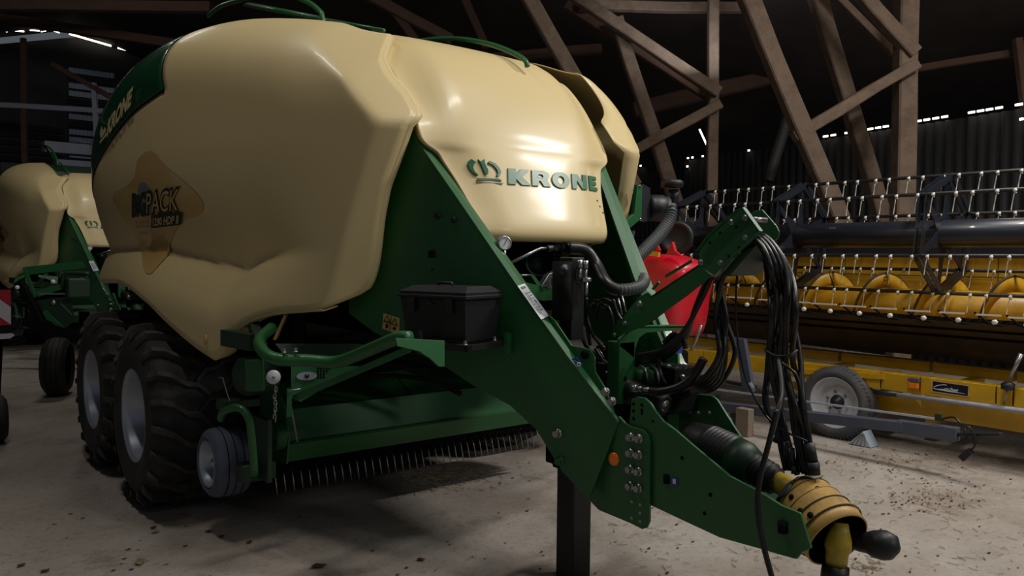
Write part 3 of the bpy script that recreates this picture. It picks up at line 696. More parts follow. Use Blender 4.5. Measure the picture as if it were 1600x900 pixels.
    M.beam(cw[0]+u3*.05+v3*.52+nn*.004, cw[0]+u3*.95+v3*.52+nn*.004, .003, .002); M.beam(cw[0]+u3*.5+v3*.05+nn*.004, cw[0]+u3*.5+v3*.95+nn*.004, .003, .002)
    M.box(cw[0]+u3*.27+v3*.76+nn*.003, (.004, .022, .022)); M.box(cw[0]+u3*.73+v3*.76+nn*.003, (.004, .026, .014)); M.out('pictogram', INK, wl)

    # ---------------- drawbar tongue
    XT = 2.618
    tq = [(985, 640), (986, 624), (996, 620), (1007, 622), (1016, 630), (1024, 643), (1036, 658), (1055, 672), (1085, 698), (1140, 744), (1184, 767), (1221, 790), (1250, 802), (1267, 857), (1253, 863), (1244, 874), (1218, 867), (1192, 859), (1124, 840), (1068, 814), (1013, 788), (970, 775)]
    MB().prism([X(x, y, XT) for x, y in tq], (.014, 0, 0)).out('tongue_plate', GREEN, B, bevel=.003)
    MB().prism([X(x, y, 3.12) for x, y in ((1060, 622), (1070, 614), (1112, 618), (1120, 624), (1150, 672), (1180, 715), (1225, 770), (1255, 815), (1258, 850), (1200, 850), (1100, 800), (1060, 780))], (.014, 0, 0)).out('tongue_plate', GREEN, B, bevel=.003)
    M = MB()
    for bx, by, r in ((1066, 715.5, .009), (1110, 773, .009), (1101, 802, .008), (1012, 693, .004), (990, 631, .008), (1003, 633, .008), (990, 642, .008), (1003, 641, .008), (990, 654, .008), (1003, 646, .006), (1020, 658, .006)):
        c = X(bx, by, XT); M.cyl(c-Vector((.002, 0, 0)), c+Vector((.001, 0, 0)), r, 12)
    a = X(1042, 742, XT); b = X(1042, 755, XT); M.tube([a-Vector((.001, 0, 0)), b-Vector((.001, 0, 0))], .015, 14)
    a = X(1224, 815, XT); b = X(1224, 832, XT); M.tube([a-Vector((.001, 0, 0)), b-Vector((.001, 0, 0))], .02, 14)
    M.out('hole', VOID, B, kind='stuff')
    cs3 = [X(1049, 745, XT-.002), X(1059, 746, XT-.002), X(1059, 759, XT-.002), X(1048, 758, XT-.002)]
    bl2 = MB().prism(cs3, (-.001, 0, 0)).out('small_label', BLUE, B); MB().box((cs3[0]+cs3[2])/2+Vector((-.002, 0, 0)), (.003, .014, .02)).out('print', WHITE, bl2)
    M = MB(); zt = X(1140, 744, XT)
    M.box((2.87, 2.0, .62), (.48, .5, .012)); M.out('tongue_floor', DKGREEN, B)
    # jack leg
    a = X(893, 735, 2.78); M = MB(); M.box((2.80, a.y, .33), (.13, .13, .66)); M.out('jack_tube', BLACK, B, bevel=.012)
    M = MB(); M.box((2.80, a.y, .60), (.17, .16, .06)); M.box((2.80, a.y, .69), (.3, .12, .16)); M.out('jack_collar', VOID, B, bevel=.01)
    MB().lathe((2.80, a.y, 0), (0, 0, 1), [(0, .075), (.01, .075), (.01, 0)], 20).out('jack_foot', VOID, B)

    # ---------------- toolbox tray on the frame plate
    T0 = fp(700, 520)
    yt = nn  # outwards
    ax = Vector((-nn.y, nn.x, 0)).normalized()
    if ax.y < 0: ax = -ax     # ax points rearwards (left in the view)
    # tray frame
    zt_ = fp(778, 520).z
    c0 = fp(782, 520); cl = fp(655, 520)
    ctr = fp(716, 500)
    B['_tray'] = 0
    tray_z = 1.235
    tc = fp(788, 516); tc = Vector((tc.x, tc.y, tray_z))
    def tp_(u, v, z): return Vector((tc.x, tc.y, 0))+ax*u+nn*v+Vector((0, 0, z))
    M = MB()
    for v in (.03, .33): M.beam(tp_(-.03, v, tray_z), tp_(.41, v, tray_z), .03, .03)
    for u in (-.02, .2, .40): M.beam(tp_(u, .0, tray_z), tp_(u, .345, tray_z), .02, .025)
    M.out('tray', BLACK, B)
    M = MB(); M.prism([tp_(-.05, .01, tray_z-.05), tp_(-.03, .01, tray_z-.05), tp_(-.03, .01, tray_z+.05), tp_(-.05, .01, tray_z+.05)], nn*.04); M.out('tray_bracket', GREEN, B)
    for uu, vv in ((-.015, .345), (-.01, .1)): MB().bolt(tp_(uu, vv, tray_z+.015), (0, 0, 1), .008, .02).out('bolt', STEEL, B)

    # ---------------- curved guard tube and bracket
    YG = 4.05
    gt_ = [Vector(p) for p in (dp(425, 512, 4.35), dp(405, 532, 4.2), dp(415, 553, 4.0), dp(440, 562, 3.95), dp(480, 563, 3.95), dp(520, 566, 3.92), dp(545, 560, 3.85), dp(585, 543, 3.7), dp(620, 529, 3.55), dp(640, 528, 3.5))]
    MB().tube(spline(gt_, 5), .031, 14).out('guard_tube', GREEN, B)
    for q in ((444, 552), (462, 551)): p = dp(q[0], q[1]-1, 3.93); MB().bolt(p, (0, 0, 1), .01, .02).out('bolt', STEEL, B)
    pb = [(618, 528), (695, 532), (695, 573), (686, 573), (672, 560), (655, 549), (630, 543), (621, 541)]
    bpn = Vector((.15, -1, .2)).normalized(); bp0 = dp(660, 535, 3.45)
    MB().prism([onp(x, y, bp0, bpn) for x, y in pb], bpn*-.008).out('guard_bracket', GREEN, B, bevel=.002)
    # perforated guard with oval plate
    gq = [(410, 535), (600, 538), (640, 548), (540, 612), (470, 622), (460, 608), (458, 570)]
    gn = Vector((-.25, -1, .1)).normalized(); g0 = dp(480, 580, 4.15)
    MB().prism([onp(x, y, g0, gn) for x, y in ((455, 572), (545, 572), (562, 572), (470, 628), (455, 622))], -gn*.01).out('guard_panel', GREEN, B)
    hm = MB()
    for i in range(5):
        for j in range(5):
            if i-j*.0 < 5-j*.7: p = onp(497+i*4.6, 571+j*4.6, g0+gn*.002, gn); hm.cyl(p, p+gn*.002, .006, 6)
    hm.out('perforation', VOID, B, kind='stuff')
    mesh = [(430, 537), (560, 537), (600, 545), (560, 562), (450, 562)]
    MB().prism([onp(x, y, dp(480, 545, 4.35), Vector((-.1, -1, .5)).normalized()) for x, y in mesh], (0, .01, 0)).out('guard_panel', DKGREEN, B)
    c = onp(479, 587.5, g0+gn*.003, gn); ua = Vector((gn.y, -gn.x, 0)).normalized()
    M = MB(); M.prism([c+ua*(.052*math.cos(t*math.pi/12))+Vector((0, 0, .022*math.sin(t*math.pi/12))) for t in range(24)], gn*.008); M.out('oval_plate', SILVER, B)
    M = MB(); M.cyl(c+gn*.008, c+gn*.014, .012, 14); M.out('lock_button', DSTEEL, B)
    # sloping edge rail below the guard
    MB().beam(dp(460, 622, 4.12), dp(640, 545, 3.75), .02, .03).out('guard_rail', GREEN, B)
    MB().beam(dp(452, 608, 4.1), dp(452, 650, 4.1), .025, .05).out('guard_rail', GREEN, B)
    # round white reflector + chain
    c = dp(427, 589, 4.1); vd = (CAM-c).normalized()
    MB().lathe(c, Vector((-.3, -1, .05)), [(0, .036), (.012, .036), (.02, .03), (.022, 0)], 24).out('round_reflector', WHITE, B)
    MB().lathe(c, Vector((-.3, -1, .05)), [(.02, .008), (.027, .008), (.027, 0)], 10).out('bolt', STEEL, B)
    M = MB(); p = dp(430, 604, 4.1)
    for k in range(11):
        cc = p+Vector((.004*math.sin(k*1.3), 0, -.017*k)); aa = Vector((1, 0, 0)) if k % 2 else Vector((.3, 1, 0)).normalized()
        M.tube([cc+aa*(.008*math.cos(t*math.pi/4))+Vector((0, 0, .015*math.sin(t*math.pi/4))) for t in range(8)], .003, 5, closed=True)
    M.out('chain', STEEL, B, kind='stuff')
    # gearbox drum and yellow lever behind
    c = dp(385, 588, 4.35); M = MB(); M.lathe(c, (-1, -.3, 0), [(-.15, .105), (0, .11), (.02, .10), (.02, 0)], 22); M.out('gear_housing', DKGREEN, B)
    MB().prism([dp(382, 563, 4.28), dp(412, 563, 4.2), dp(413, 612, 4.2), (dp(384, 613, 4.28))], (.05, .1, 0)).out('housing_cover', GREEN, B, bevel=.01)
    MB().beam(dp(430, 530, 4.4), dp(447, 492, 4.4), .06, .012).out('lever', GOLD, B); M = MB(); M.beam(dp(380, 560, 4.4), dp(384, 605, 4.4), .05, .03); M.out('lever', GOLD, B)
    M = MB(); M.beam(dp(352, 527, 4.5), dp(398, 535, 4.3), .06, .09); M.beam(dp(395, 505, 4.5), dp(410, 545, 4.2), .05, .05); M.out('bracket', DKGREEN, B)
    # tangle of pipes behind guard
    M = MB(); rr = random.Random(11)
    for k in range(9):
        y0 = 520+rr.random()*60
        M.tube(spline([dp(500+rr.random()*40, y0, 4.5), dp(570, y0+rr.random()*20-10, 4.6), dp(640, y0-5+rr.random()*20, 4.7), dp(720, y0+20+rr.random()*20, 4.8)], 4), .012+.01*rr.random(), 6)
    M.out('pipe', VOID, B, kind='stuff')

    # ---------------- pick-up
    Yk = 4.48
    def pk(x, y, Y=Yk): return Yp(x, y, Y)
    # shield: three folded bands, across X from 1.86 to 3.95
    XL, XR = 1.86, 4.02
    prof = [(4.66, .80), (4.46, .665), (4.40, .62), (4.41, .545), (4.38, .535), (4.40, .435), (4.42, .43)]
    pfp = [(470, 655), (470, 697), (555, 722)]
    # fit profile from pixels at the left end, X = XL
    def lp(x, y): p = X(x, y, XL); return (p.y, p.z)
    prof = [lp(463, 628), lp(467, 655), lp(472, 662), lp(476, 697), lp(478, 700), lp(462, 722), lp(462, 726)]
    prof = [(4.72, .86), (4.48, .74), (4.45, .735), (4.40, .56), (4.36, .55), (4.40, .445), (4.43, .44)]
    M = MB(); M.grid([[(XL, y, z) for y, z in prof], [(XR, y, z) for y, z in prof]], False); M.out('wind_guard', GREEN, B, solid=.008)
    M = MB(); M.beam((XL, 4.375, .552), (XR, 4.375, .552), .012, .012); M.out('guard_lip', GREEN, B)
    for xx in (2.15, 2.75, 3.35): MB().prism([(xx, 4.47, .745), (xx, 4.74, .875), (xx, 4.74, .76)], (.008, 0, 0)).out('stiffener', DKGREEN, B)
    MB().prism([(XL-.012, y, z) for y, z in ((4.36, .44), (4.33, .60), (4.38, .77), (4.60, .95), (4.75, .95), (4.78, .42))], (.012, 0, 0)).out('end_plate', GREEN, B, bevel=.003)
    M = MB(); M.lathe((XL-.02, 4.42, .60), (-1, 0, 0), [(-.02, .085), (.05, .085), (.06, .07), (.06, 0)], 24); M.out('bearing_cup', GREEN, B)
    # tine drum
    dc = (4.66, .50)
    MB().cyl((XL, dc[0], dc[1]), (XR, dc[0], dc[1]), .15, 24).out('tine_drum', VOID, B)
    M = MB()
    for k in range(60):
        x = XL+.02+(XR-XL-.04)*k/59
        M.tube([(x, dc[0]+.19*math.cos(t), dc[1]+.19*math.sin(t)) for t in np.linspace(math.radians(150), math.radians(285), 9)], .007, 4)
    M.out('stripper', VOID, B, kind='stuff')
    tx = [432, 445.5, 459.5, 472.5, 486, 499, 512.5, 525, 537.5, 549.5, 562, 574, 586, 597.5, 609, 620.5, 632, 643, 654, 665, 676, 687, 698, 709, 720, 731, 737, 746, 756, 766, 775, 784.5, 794, 803, 812, 820.5, 829, 838, 846.5]
    for k in range(39):
        x = 1.853+(3.90-1.853)*k/38
        zt2 = .235+random.uniform(-.006, .006)
        MB().tube([(x, 4.60, .40), (x, 4.53, .33), (x, 4.50, zt2)], .0042, 5).out('tine', STEEL, B)
    # gauge wheel with fork
    gw_ = make_wheel_small(B, 'gauge_wheel', Vector((1.50, 4.70, .425)), .205, .23, GRUB)
    M = MB(); fa = [(365, 665, 4.35), (352, 630, 4.45), (372, 622, 4.4), (385, 640, 4.3), (392, 690, 4.3), (400, 740, 4.3)]
    M.tube(spline([dp(345, 655, 4.4), dp(350, 643, 4.35), dp(372, 637, 4.3), dp(388, 652, 4.28), (dp(394, 690, 4.3)), (dp(398, 742, 4.35))], 4), .022, 8); M.out('wheel_fork', GREEN, B)
    M = MB(); M.box(dp(357, 632, 4.45), (.1, .12, .06)); M.box(dp(385, 628, 4.5), (.12, .1, .05)); M.box(dp(410, 700, 4.45), (.03, .22, .35)); M.box(dp(400, 735, 4.5), (.2, .1, .1)); M.out('wheel_bracket', DKGREEN, B, bevel=.008)
    MB().tube([dp(340, 590, 4.45), dp(348, 590, 4.45), dp(359, 628, 4.4)], .004, 6).out('wire_stay', STEEL, B); M = MB(); M.tube([dp(470, 608, 4.05), dp(452, 610, 4.05), dp(452, 620, 4.1), dp(465, 690, 4.15)], .005, 6); M.out('wire_stay', STEEL, B)
    # dark structure behind pickup
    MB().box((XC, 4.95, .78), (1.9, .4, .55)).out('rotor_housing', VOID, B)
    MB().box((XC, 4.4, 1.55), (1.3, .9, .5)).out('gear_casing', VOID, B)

    # ---------------- engine bay under the hood
    c = X(788.5, 380, 2.5); M = MB(); an = Vector((-.35, -1, 0.05)).normalized()
    g = Yp(788.5, 380, 3.12)
    gm = MB().lathe(g, an, [(-.03, .035), (0, .036), (.006, .036), (.006, .031)], 28).out('pressure_gauge', STEEL, B)
    MB().lathe(g, an, [(.003, .031), (.003, 0)], 28).out('dial', WHITE, gm)
    ua = Vector((-an.y, an.x, 0)); M = MB(); M.beam(g+an*.0045-ua*.006-Vector((0, 0, .012)), g+an*.0045+ua*.012+Vector((0, 0, .02)), .003, .002)
    for t in range(9):
        th = math.radians(-135+t*33.75); dd = ua*math.sin(th)+Vector((0, 0, math.cos(th))); M.beam(g+an*.0045+dd*.022, g+an*.0045+dd*.028, .002, .001)
    M.out('needle', INK, gm)
    M = MB(); M.tube([g-Vector((0, 0, .035)), g-Vector((0, 0, .08))], .008, 8); M.out('gauge_stem', STEEL, gm)
    Yc = 3.25
    def yc(x, y, Y=Yc): return Yp(x, y, Y)
    M = MB(); M.tube([yc(795, 412), yc(838, 391), yc(845, 388), yc(858, 388)], .0085, 8); M.tube([yc(812, 430), yc(830, 430)], .005, 6); M.out('air_pipe', STEEL, B)
    comp = MB(); cpos = yc(868, 410, 3.35)
    for k in range(7):
        comp.box(yc(866, 398+k*5.2, 3.35), (.12-.006*k, .12, .009))
    comp.cyl(yc(866, 392, 3.35), yc(866, 445, 3.35), .045, 16)
    cmp_ = comp.out('compressor_cylinder', DSTEEL, B)
    M = MB(); M.box(yc(873, 388, 3.33), (.17, .12, .035)); M.cyl(yc(862, 389, 3.27), yc(862, 383, 3.27), .018, 12); M.cyl(yc(880, 389, 3.27), yc(880, 382, 3.27), .018, 12); M.cyl(yc(884, 388), yc(896, 387), .03, 14); M.cyl(yc(854, 389), yc(862, 388), .02, 12); M.out('compressor_head', DSTEEL, cmp_, bevel=.005)
    M = MB(); fl = yc(842, 410, 3.42); M.lathe(fl, (-.6, -1, 0), [(0, .085), (.02, .085), (.02, .07), (.005, .065), (.005, 0)], 28); M.out('flywheel', DSTEEL, cmp_)
    M = MB(); M.prism([yc(858, 428), yc(874, 421), yc(874, 450), yc(852, 452), yc(846, 447)], (0, .04, 0)); M.box(yc(867, 440, 3.2), (.035, .03, .04)); M.cyl(yc(868, 441, 3.16), yc(868, 441, 3.2), .02, 14); M.out('compressor_crankcase', STEEL, cmp_, bevel=.004)
    M = MB(); M.prism([yc(822, 441), yc(850, 448), yc(875, 455), yc(875, 468), yc(850, 470), yc(832, 462)], (0, .25, 0)); M.prism([yc(828, 428), yc(835, 430), yc(850, 452), yc(845, 455)], (0, .1, 0)); M.out('compressor_mount', GREEN, B)
    # hydraulic cylinder block
    M = MB(); a = Yp(894, 402, 2.85); b = Yp(894, 530, 2.85); zc = (a.z+b.z)/2
    M.box((a.x, a.y, zc), (.085, .09, a.z-b.z)); cyb = M.out('cylinder_block', BLACK, B, bevel=.006)
    M = MB(); M.cyl((a.x-.07, a.y-.01, zc-.1), (a.x-.07, a.y-.01, a.z-.02), .05, 20); M.out('cylinder_tube', VOID, B)
    M = MB(); cc = Yp(881, 422, 2.8); M.cyl(cc, cc+Vector((0, -.012, 0)), .028, 20); M.cyl(cc+Vector((0, -.012, 0)), cc+Vector((0, -.02, 0)), .012, 14); M.out('pin', DSTEEL, B)
    M = MB()
    for q in ((906, 419), (915, 420)):
        p = Yp(q[0], q[1], 2.78); M.cyl(p, p+Vector((0, 0, .04)), .014, 6); M.cyl(p-Vector((0, 0, .05)), p, .009, 8)
    p = Yp(914, 437, 2.78); M.box(p, (.045, .02, .02)); M.cyl(p, p+Vector((.03, -.005, 0)), .013, 6); M.cyl(Yp(916, 441, 2.78), Yp(916, 463, 2.78), .009, 8); M.out('fitting', STEEL, B)
    # thick intake hose, smooth then corrugated
    M = MB(); hp = spline([yc(890, 388, 3.2), yc(915, 392, 3.15), yc(932, 415, 3.1), yc(945, 440, 3.0), yc(962, 452, 2.95), yc(985, 452, 2.93), yc(1002, 446, 2.95), yc(1006, 436, 3.0), yc(992, 432, 3.1)], 10)
    nS = int(len(hp)*.52)
    M.tube(hp[:nS+1], .034, 12); M.out('intake_hose', HOSE, B)
    def corr(pts, r, name='corrugated_hose', dens=170, amp=.15, m=CHOSE):
        pts = [Vector(p) for p in pts]; L = [0]
        for i in range(1, len(pts)): L.append(L[-1]+(pts[i]-pts[i-1]).length)
        n = int(L[-1]*dens); q = []; rf = []
        for i in range(n+1):
            s = L[-1]*i/n; k = min(len(L)-2, max(j for j in range(len(L)) if L[j] <= s+1e-9)); t = (s-L[k])/max(1e-9, L[k+1]-L[k]); q.append(pts[k].lerp(pts[k+1], min(1, t))); rf.append(r*(1+amp*(1 if i % 4 < 2 else -1)))
        return MB().tube(q, r, 12, rf=rf).out(name, m, B)
    corr(hp[nS:], .030)
    # air filter on its bracket
    Yf = 3.45
    br = [(997, 288), (1003, 290), (1002, 340), (990, 352), (975, 365), (970, 352), (990, 336), (993, 325), (995, 292)]
    MB().prism([Yp(x, y, Yf) for x, y in ((996, 288), (1004, 290), (1003, 341), (975, 365), (970, 352), (991, 334))], (0, .03, 0)).out('filter_bracket', GREEN, B, bevel=.003)
    a = Yp(1012, 322, 3.55); b = Yp(1036, 321, 3.42); dd = (b-a).normalized()
    flt = MB().lathe(Yp(1012, 325, 3.55), Vector((.75, -.45, 0)), [(0, 0), (0, .082), (.02, .088), (.10, .088), (.105, .080), (.14, .078), (.15, .06), (.15, 0)], 28).out('air_filter', BLACK, B)
    M = MB(); M.prism([Yp(x, y, 3.5) for x, y in ((1004, 287), (1016, 294), (1016, 345), (1003, 347))], (0, .05, 0)); M.out('filter_clamp', DSTEEL, flt)
    cp = Yp(1050, 287, 3.5); M = MB(); M.lathe(cp-Vector((0, 0, .026)), (0, 0, 1), [(0, .03), (0, .073), (.035, .076), (.05, .062), (.055, 0)], 28); M.out('intake_cap', BLACK, flt)
    MB().cyl(Yp(1052, 296, 3.5), Yp(1052, 318, 3.5), .036, 18).out('intake_neck', DSTEEL, flt)
    corr(spline([Yp(1042, 322, 3.38), Yp(1048, 326, 3.36), Yp(1045, 345, 3.34), Yp(1030, 367, 3.3), Yp(1008, 390, 3.25), Yp(994, 404, 3.22), Yp(988, 418, 3.2)], 6), .036)
    MB().tube([Yp(990, 362, 3.4), Yp(983, 393, 3.35)], .011, 8).out('gas_strut', DSTEEL, B)
    for q in ((1000, 291), (1001, 343)): MB().bolt(Yp(q[0], q[1], Yf), (0, -1, 0), .007, .01).out('bolt', STEEL, B)
    # ---------------- hose support arm
    XA = 2.80
    def xa(x, y, xx=XA): return X(x, y, xx)
    pl = xa(953, 529); pb_ = xa(967, 630)
    topz = xa(967, 532).z; botz = xa(967, 628).z; yL = xa(967, 532).y
    # box post: dark side facing -X..., light side facing forward
    M = MB(); yb = X(967, 580, 2.75).y; xr = Yp(992, 580, yb).x; yr = X(953, 580, 2.75).y
    M.prism([(2.75, yb, botz), (xr, yb, botz), (xr, yr+.02, botz), (2.75, yr+.02, botz)], (0, 0, topz-botz)); post = M.out('support_post', GREEN, B, bevel=.006)
    M = MB()
    for y in (591, 606, 621): c = Yp(977, y, yb); M.cyl(c-Vector((0, .002, 0)), c, .011, 14)
    M.out('hole', VOID, post, kind='stuff')
    cr = [(967, 530), (988, 510), (1071, 509), (1071, 515), (1010, 520), (999, 528), (993, 545), (991, 560), (967, 540)]
    MB().prism([Yp(x, y, yb+.0) for x, y in cr], (0, .012, 0)).out('cross_bracket', GREEN, B, bevel=.002)
    M = MB(); a = Yp(988, 510, yb); b = Yp(1071, 509, yb); M.prism([a, b, b+Vector((0, .08, 0)), a+Vector((0, .08, 0))], (0, 0, -.01)); M.out('cross_bracket', GREEN, B)
    arm = [(960, 524), (956, 515), (964, 505), (975, 494), (985, 480), (998, 464), (1012, 456), (1018, 462), (1050, 441), (1092, 413), (1112, 430), (1075, 460), (1010, 508), (985, 517), (970, 528)]
    MB().prism([xa(x, y, 2.79) for x, y in arm], (.012, 0, 0)).out('arm_plate', GREEN, B, bevel=.003)
    M = MB(); A0 = [xa(1018, 462, 2.79), xa(1092, 413, 2.79)]; M.prism([A0[0], A0[1], A0[1]+Vector((.08, 0, 0)), A0[0]+Vector((.08, 0, 0))], (0, 0, -.01)); M.out('arm_flange', GREEN, B)
    for q in ((1000, 475), (977, 505), (960, 523)): MB().bolt(xa(q[0], q[1], 2.79), (-1, 0, 0), .012 if q[0] == 1000 else .008, .012).out('bolt', STEEL, B)
    # slot bars with fixing eyes
    MB().beam(xa(1040, 432, 2.78), xa(1082, 407, 2.78), .008, .012).out('arm_bar', GREEN, B)
    MB().beam(xa(1020, 452, 2.78), xa(1030, 441, 2.78), .006, .012).out('arm_bar', GREEN, B)
    ch = [(1093, 393), (1111, 368), (1153, 330), (1165, 325), (1191, 361), (1150, 398), (1119, 432), (1108, 426), (1092, 415)]
    MB().prism([xa(x, y, 2.76) for x, y in ch], (.008, 0, 0)).out('channel_plate', GREEN, B, bevel=.002)
    rim = [xa(x, y, 2.75) for x, y in ((1092, 393), (1111, 368), (1153, 330), (1165, 325), (1191, 361), (1150, 398), (1119, 432))]
    MB().grid([rim, [p+Vector((-.022, 0, 0)) for p in rim]], False).out('channel_edge', GREEN, B, solid=.005)
    MB().prism([xa(x, y, 2.97) for x, y in ((1100, 400), (1160, 345), (1178, 330), (1190, 327), (1212, 352), (1217, 362), (1215, 372), (1195, 385), (1150, 432), (1120, 432))], (.012, 0, 0)).out('channel_plate', GREEN, B, bevel=.004)
    M = MB(); M.prism([xa(1153, 398, 2.77), xa(1182, 383, 2.77), xa(1140, 431, 2.77), xa(1128, 431, 2.77)], (.2, 0, 0)); M.out('channel_floor', DKGREEN, B)
    p = xa(1176, 343, 2.77); M = MB(); M.cyl(p, p+Vector((.09, 0, 0)), .012, 12); M.out('roller', STEEL, B)
    for q in ((1142, 347), (1164, 340), (1165, 372), (1126, 411), (1095, 410)): MB().bolt(xa(q[0], q[1], 2.76), (-1, 0, 0), .010, .010).out('bolt', STEEL, B)
    M = MB()
    for q in ((1150, 355), (1125, 364), (1109, 379), (1184, 359), (1154, 387), (1138, 400)): c = xa(q[0], q[1], 2.758); M.cyl(c, c+Vector((.002, 0, 0)), .006, 8)
    M.out('hole', VOID, B, kind='stuff')

    # ---------------- hoses
    def H(pts, r=.011, m=HOSE, name='hydraulic_hose', n=6): return MB().tube(spline([X(x, y, xx) for x, y, xx in pts], n), r, 8).out(name, m, B)
    rr = random.Random(5)
    top = [(1178, 376), (1182, 372), (1186, 369), (1190, 368), (1193, 370), (1196, 374), (1184, 378), (1190, 378), (1195, 380)]
    mids = [(1205, 430), (1212, 425), (1218, 420), (1226, 425), (1232, 430), (1236, 436), (1200, 440), (1222, 432), (1238, 445)]
    low = [(1200, 560), (1207, 555), (1213, 560), (1221, 556), (1230, 565), (1241, 560), (1203, 580), (1226, 570), (1246, 555)]
    ends = [(1236, 735), (1246, 742), (1228, 735), (1258, 740), (1268, 725), (1262, 742), (1212, 690), (1250, 738), (1270, 720)]
    for i in range(9):
        xx = 2.80+.02*i; j1, j2, j3, j4 = [rr.uniform(-7, 7) for _ in range(4)]
        H([(top[i][0]-28, top[i][1]+42, xx), (top[i][0]-10, top[i][1]+8, xx), (top[i][0]+8, top[i][1]+4, xx), (mids[i][0], mids[i][1]-8, xx-.01), (mids[i][0]+4+j1, mids[i][1]+50, 2.86+.012*j2), (low[i][0]+j2*.6, low[i][1], 2.84+.01*i), ((low[i][0]+ends[i][0])/2-4+j3, 620+j4*2, 2.86+.006*j1), ((low[i][0]+ends[i][0])/2+2+j4, 675, 2.86), (ends[i][0], ends[i][1], 2.86)], .0115 if i % 3 else .014)
    # hose sleeves and couplings at the lower ends
    for (x0, y0, x1, y1, r) in ((1236, 700, 1238, 728, .014), (1228, 690, 1229, 722, .013), (1264, 692, 1270, 722, .021), (1270, 722, 1272, 742, .025), (1240, 728, 1241, 740, .012)):
        MB().tube([X(x0, y0, 2.84), X(x1, y1, 2.84)], r, 12).out('hose_coupling', DSTEEL if r < .02 else BLACK, B)
    MB().tube(spline([X(1197, 548, 2.80), X(1212, 556, 2.79), X(1232, 556, 2.80), X(1245, 548, 2.84)], 5), .007, 8).out('cable_tie', HOSE, B)
    # thin cables
    H([(1152, 420, 2.83), (1150, 500, 2.82), (1162, 580, 2.8), (1190, 640, 2.8), (1220, 670, 2.8), (1262, 690, 2.82)], .0045, name='thin_cable')
    MB().tube([X(1172, 598, 2.8), X(1176, 606, 2.8)], .008, 8).out('cable_clip', WHITE, B)
    H([(1195, 545, 2.8), (1225, 570, 2.8), (1246, 590, 2.8), (1255, 640, 2.8)], .006, name='thin_cable')
    H([(1214, 640, 2.62), (1202, 690, 2.58), (1188, 745, 2.55), (1184, 790, 2.54), (1190, 840, 2.54), (1207, 905, 2.54)], .0105)
    H([(1216, 560, 2.78), (1222, 610, 2.70), (1216, 640, 2.64), (1202, 690, 2.58)], .0105)
    # loops from the arm channel down to the valve block
    for i in range(6):
        xx = 2.86+.025*i; dx = 4*i; j1, j2 = rr.uniform(-8, 8), rr.uniform(-8, 8)
        H([(1150-dx*.6, 405+i, xx), (1128+dx*.4-i*3, 440, xx), (1123+dx*.7+j1, 500, xx+.004*j2), (1117+dx*1.5+j2, 550, xx), (1105+dx*1.2, 585+i*2, xx), (1080+dx, 602+i*2, xx), (1062+dx*.4, 612-i*3, xx+.1)], .0115)
    for i in range(4):
        xx = 2.84+.03*i
        H([(1112-i*2, 432, xx), (1095-i*3, 470+i*4, xx), (1070, 515+i*5, xx), (1038, 545+i*5, xx), (1012, 553+i*4, xx), (995, 556+i*5, xx)], .0115)
    H([(1000, 608, 2.78), (1030, 612, 2.78), (1062, 604, 2.82), (1085, 585, 2.86), (1100, 560, 2.88)], .0205)
    H([(1072, 520, 2.95), (1055, 528, 2.9), (1035, 545, 2.9), (1029, 575, 2.9), (1040, 600, 2.9)], .012)
    H([(1071, 545, 2.9), (1067, 527, 2.9), (1052, 522, 2.88), (1038, 535, 2.88)], .0115)
    for a_, b_, r in (((986, 606), (996, 607), .017), ((996, 607), (1003, 608), .013), ((1003, 608), (1013, 609), .010)):
        MB().tube([X(*a_, 2.76), X(*b_, 2.76)], r, 10).out('hose_coupling', STEEL, B)
    # left hose loops beside the cylinder
    for pts in ([(916, 465), (918, 500), (928, 525), (945, 545)], [(922, 540), (917, 500), (922, 475), (936, 470), (946, 480)], [(930, 505), (930, 480), (942, 468), (955, 472), (962, 490), (965, 512)], [(935, 500), (938, 480), (948, 478), (955, 492), (958, 510)], [(958, 468), (965, 490), (975, 505)], [(930, 545), (940, 560), (952, 570)], [(905, 440), (906, 500), (915, 540), (940, 560)]):
        H([(x, y, 3.02) for x, y in pts], .010)
    M = MB()
    for q in (((966, 466), (972, 492)), ((972, 462), (978, 488)), ((935, 545), (943, 557)), ((945, 580), (950, 582)), ((930, 565), (953, 568))):
        M.tube([X(*q[0], 3.05), X(*q[1], 3.05)], .005, 6)
    M.out('steel_pipe', STEEL, B)
    # valve block and green accumulators
    M = MB(); M.box(X(1050, 590, 3.0), (.16, .16, .12)); M.box(X(1040, 625, 3.0), (.3, .2, .1)); M.box(X(1000, 650, 3.0), (.2, .2, .14)); M.out('valve_block', VOID, B, bevel=.01)
    for i, q in enumerate(((1003, 590), (1020, 590))):
        c = X(q[0], q[1], 2.95); M = MB(); M.lathe(c, (-.5, -1, .15), [(-.08, 0), (-.08, .05), (.03, .05), (.05, .03), (.05, 0)], 16); M.out('solenoid', GREEN, B)
        MB().tube(spline([X(q[0]-4, 570, 2.9), X(q[0]+5, 578, 2.88), X(q[0]+9, 592, 2.88), X(q[0]+9, 603, 2.9)], 4), .007, 8).out('pipe_bend', STEEL, B)
    for q in ((1045, 574), (1058, 578), (1066, 590), (1030, 568), (1052, 600), (1070, 572)):
        c = X(q[0], q[1], 2.97); MB().bolt(c, (-.6, -.8, 0), .011, .025).out('fitting', STEEL, B)
    MB().box(X(1055, 540, 3.0), (.05, .05, .07)).out('blue_valve', BLUE, B)
    M = MB(); c = X(1034, 632, 2.85); M.lathe(c, Vector((.1, -1, -.25)), [(-.25, .05), (0, .055), (.02, .05), (.02, .03), (.0, .03)], 22); M.out('hydraulic_motor', BLACK, B)
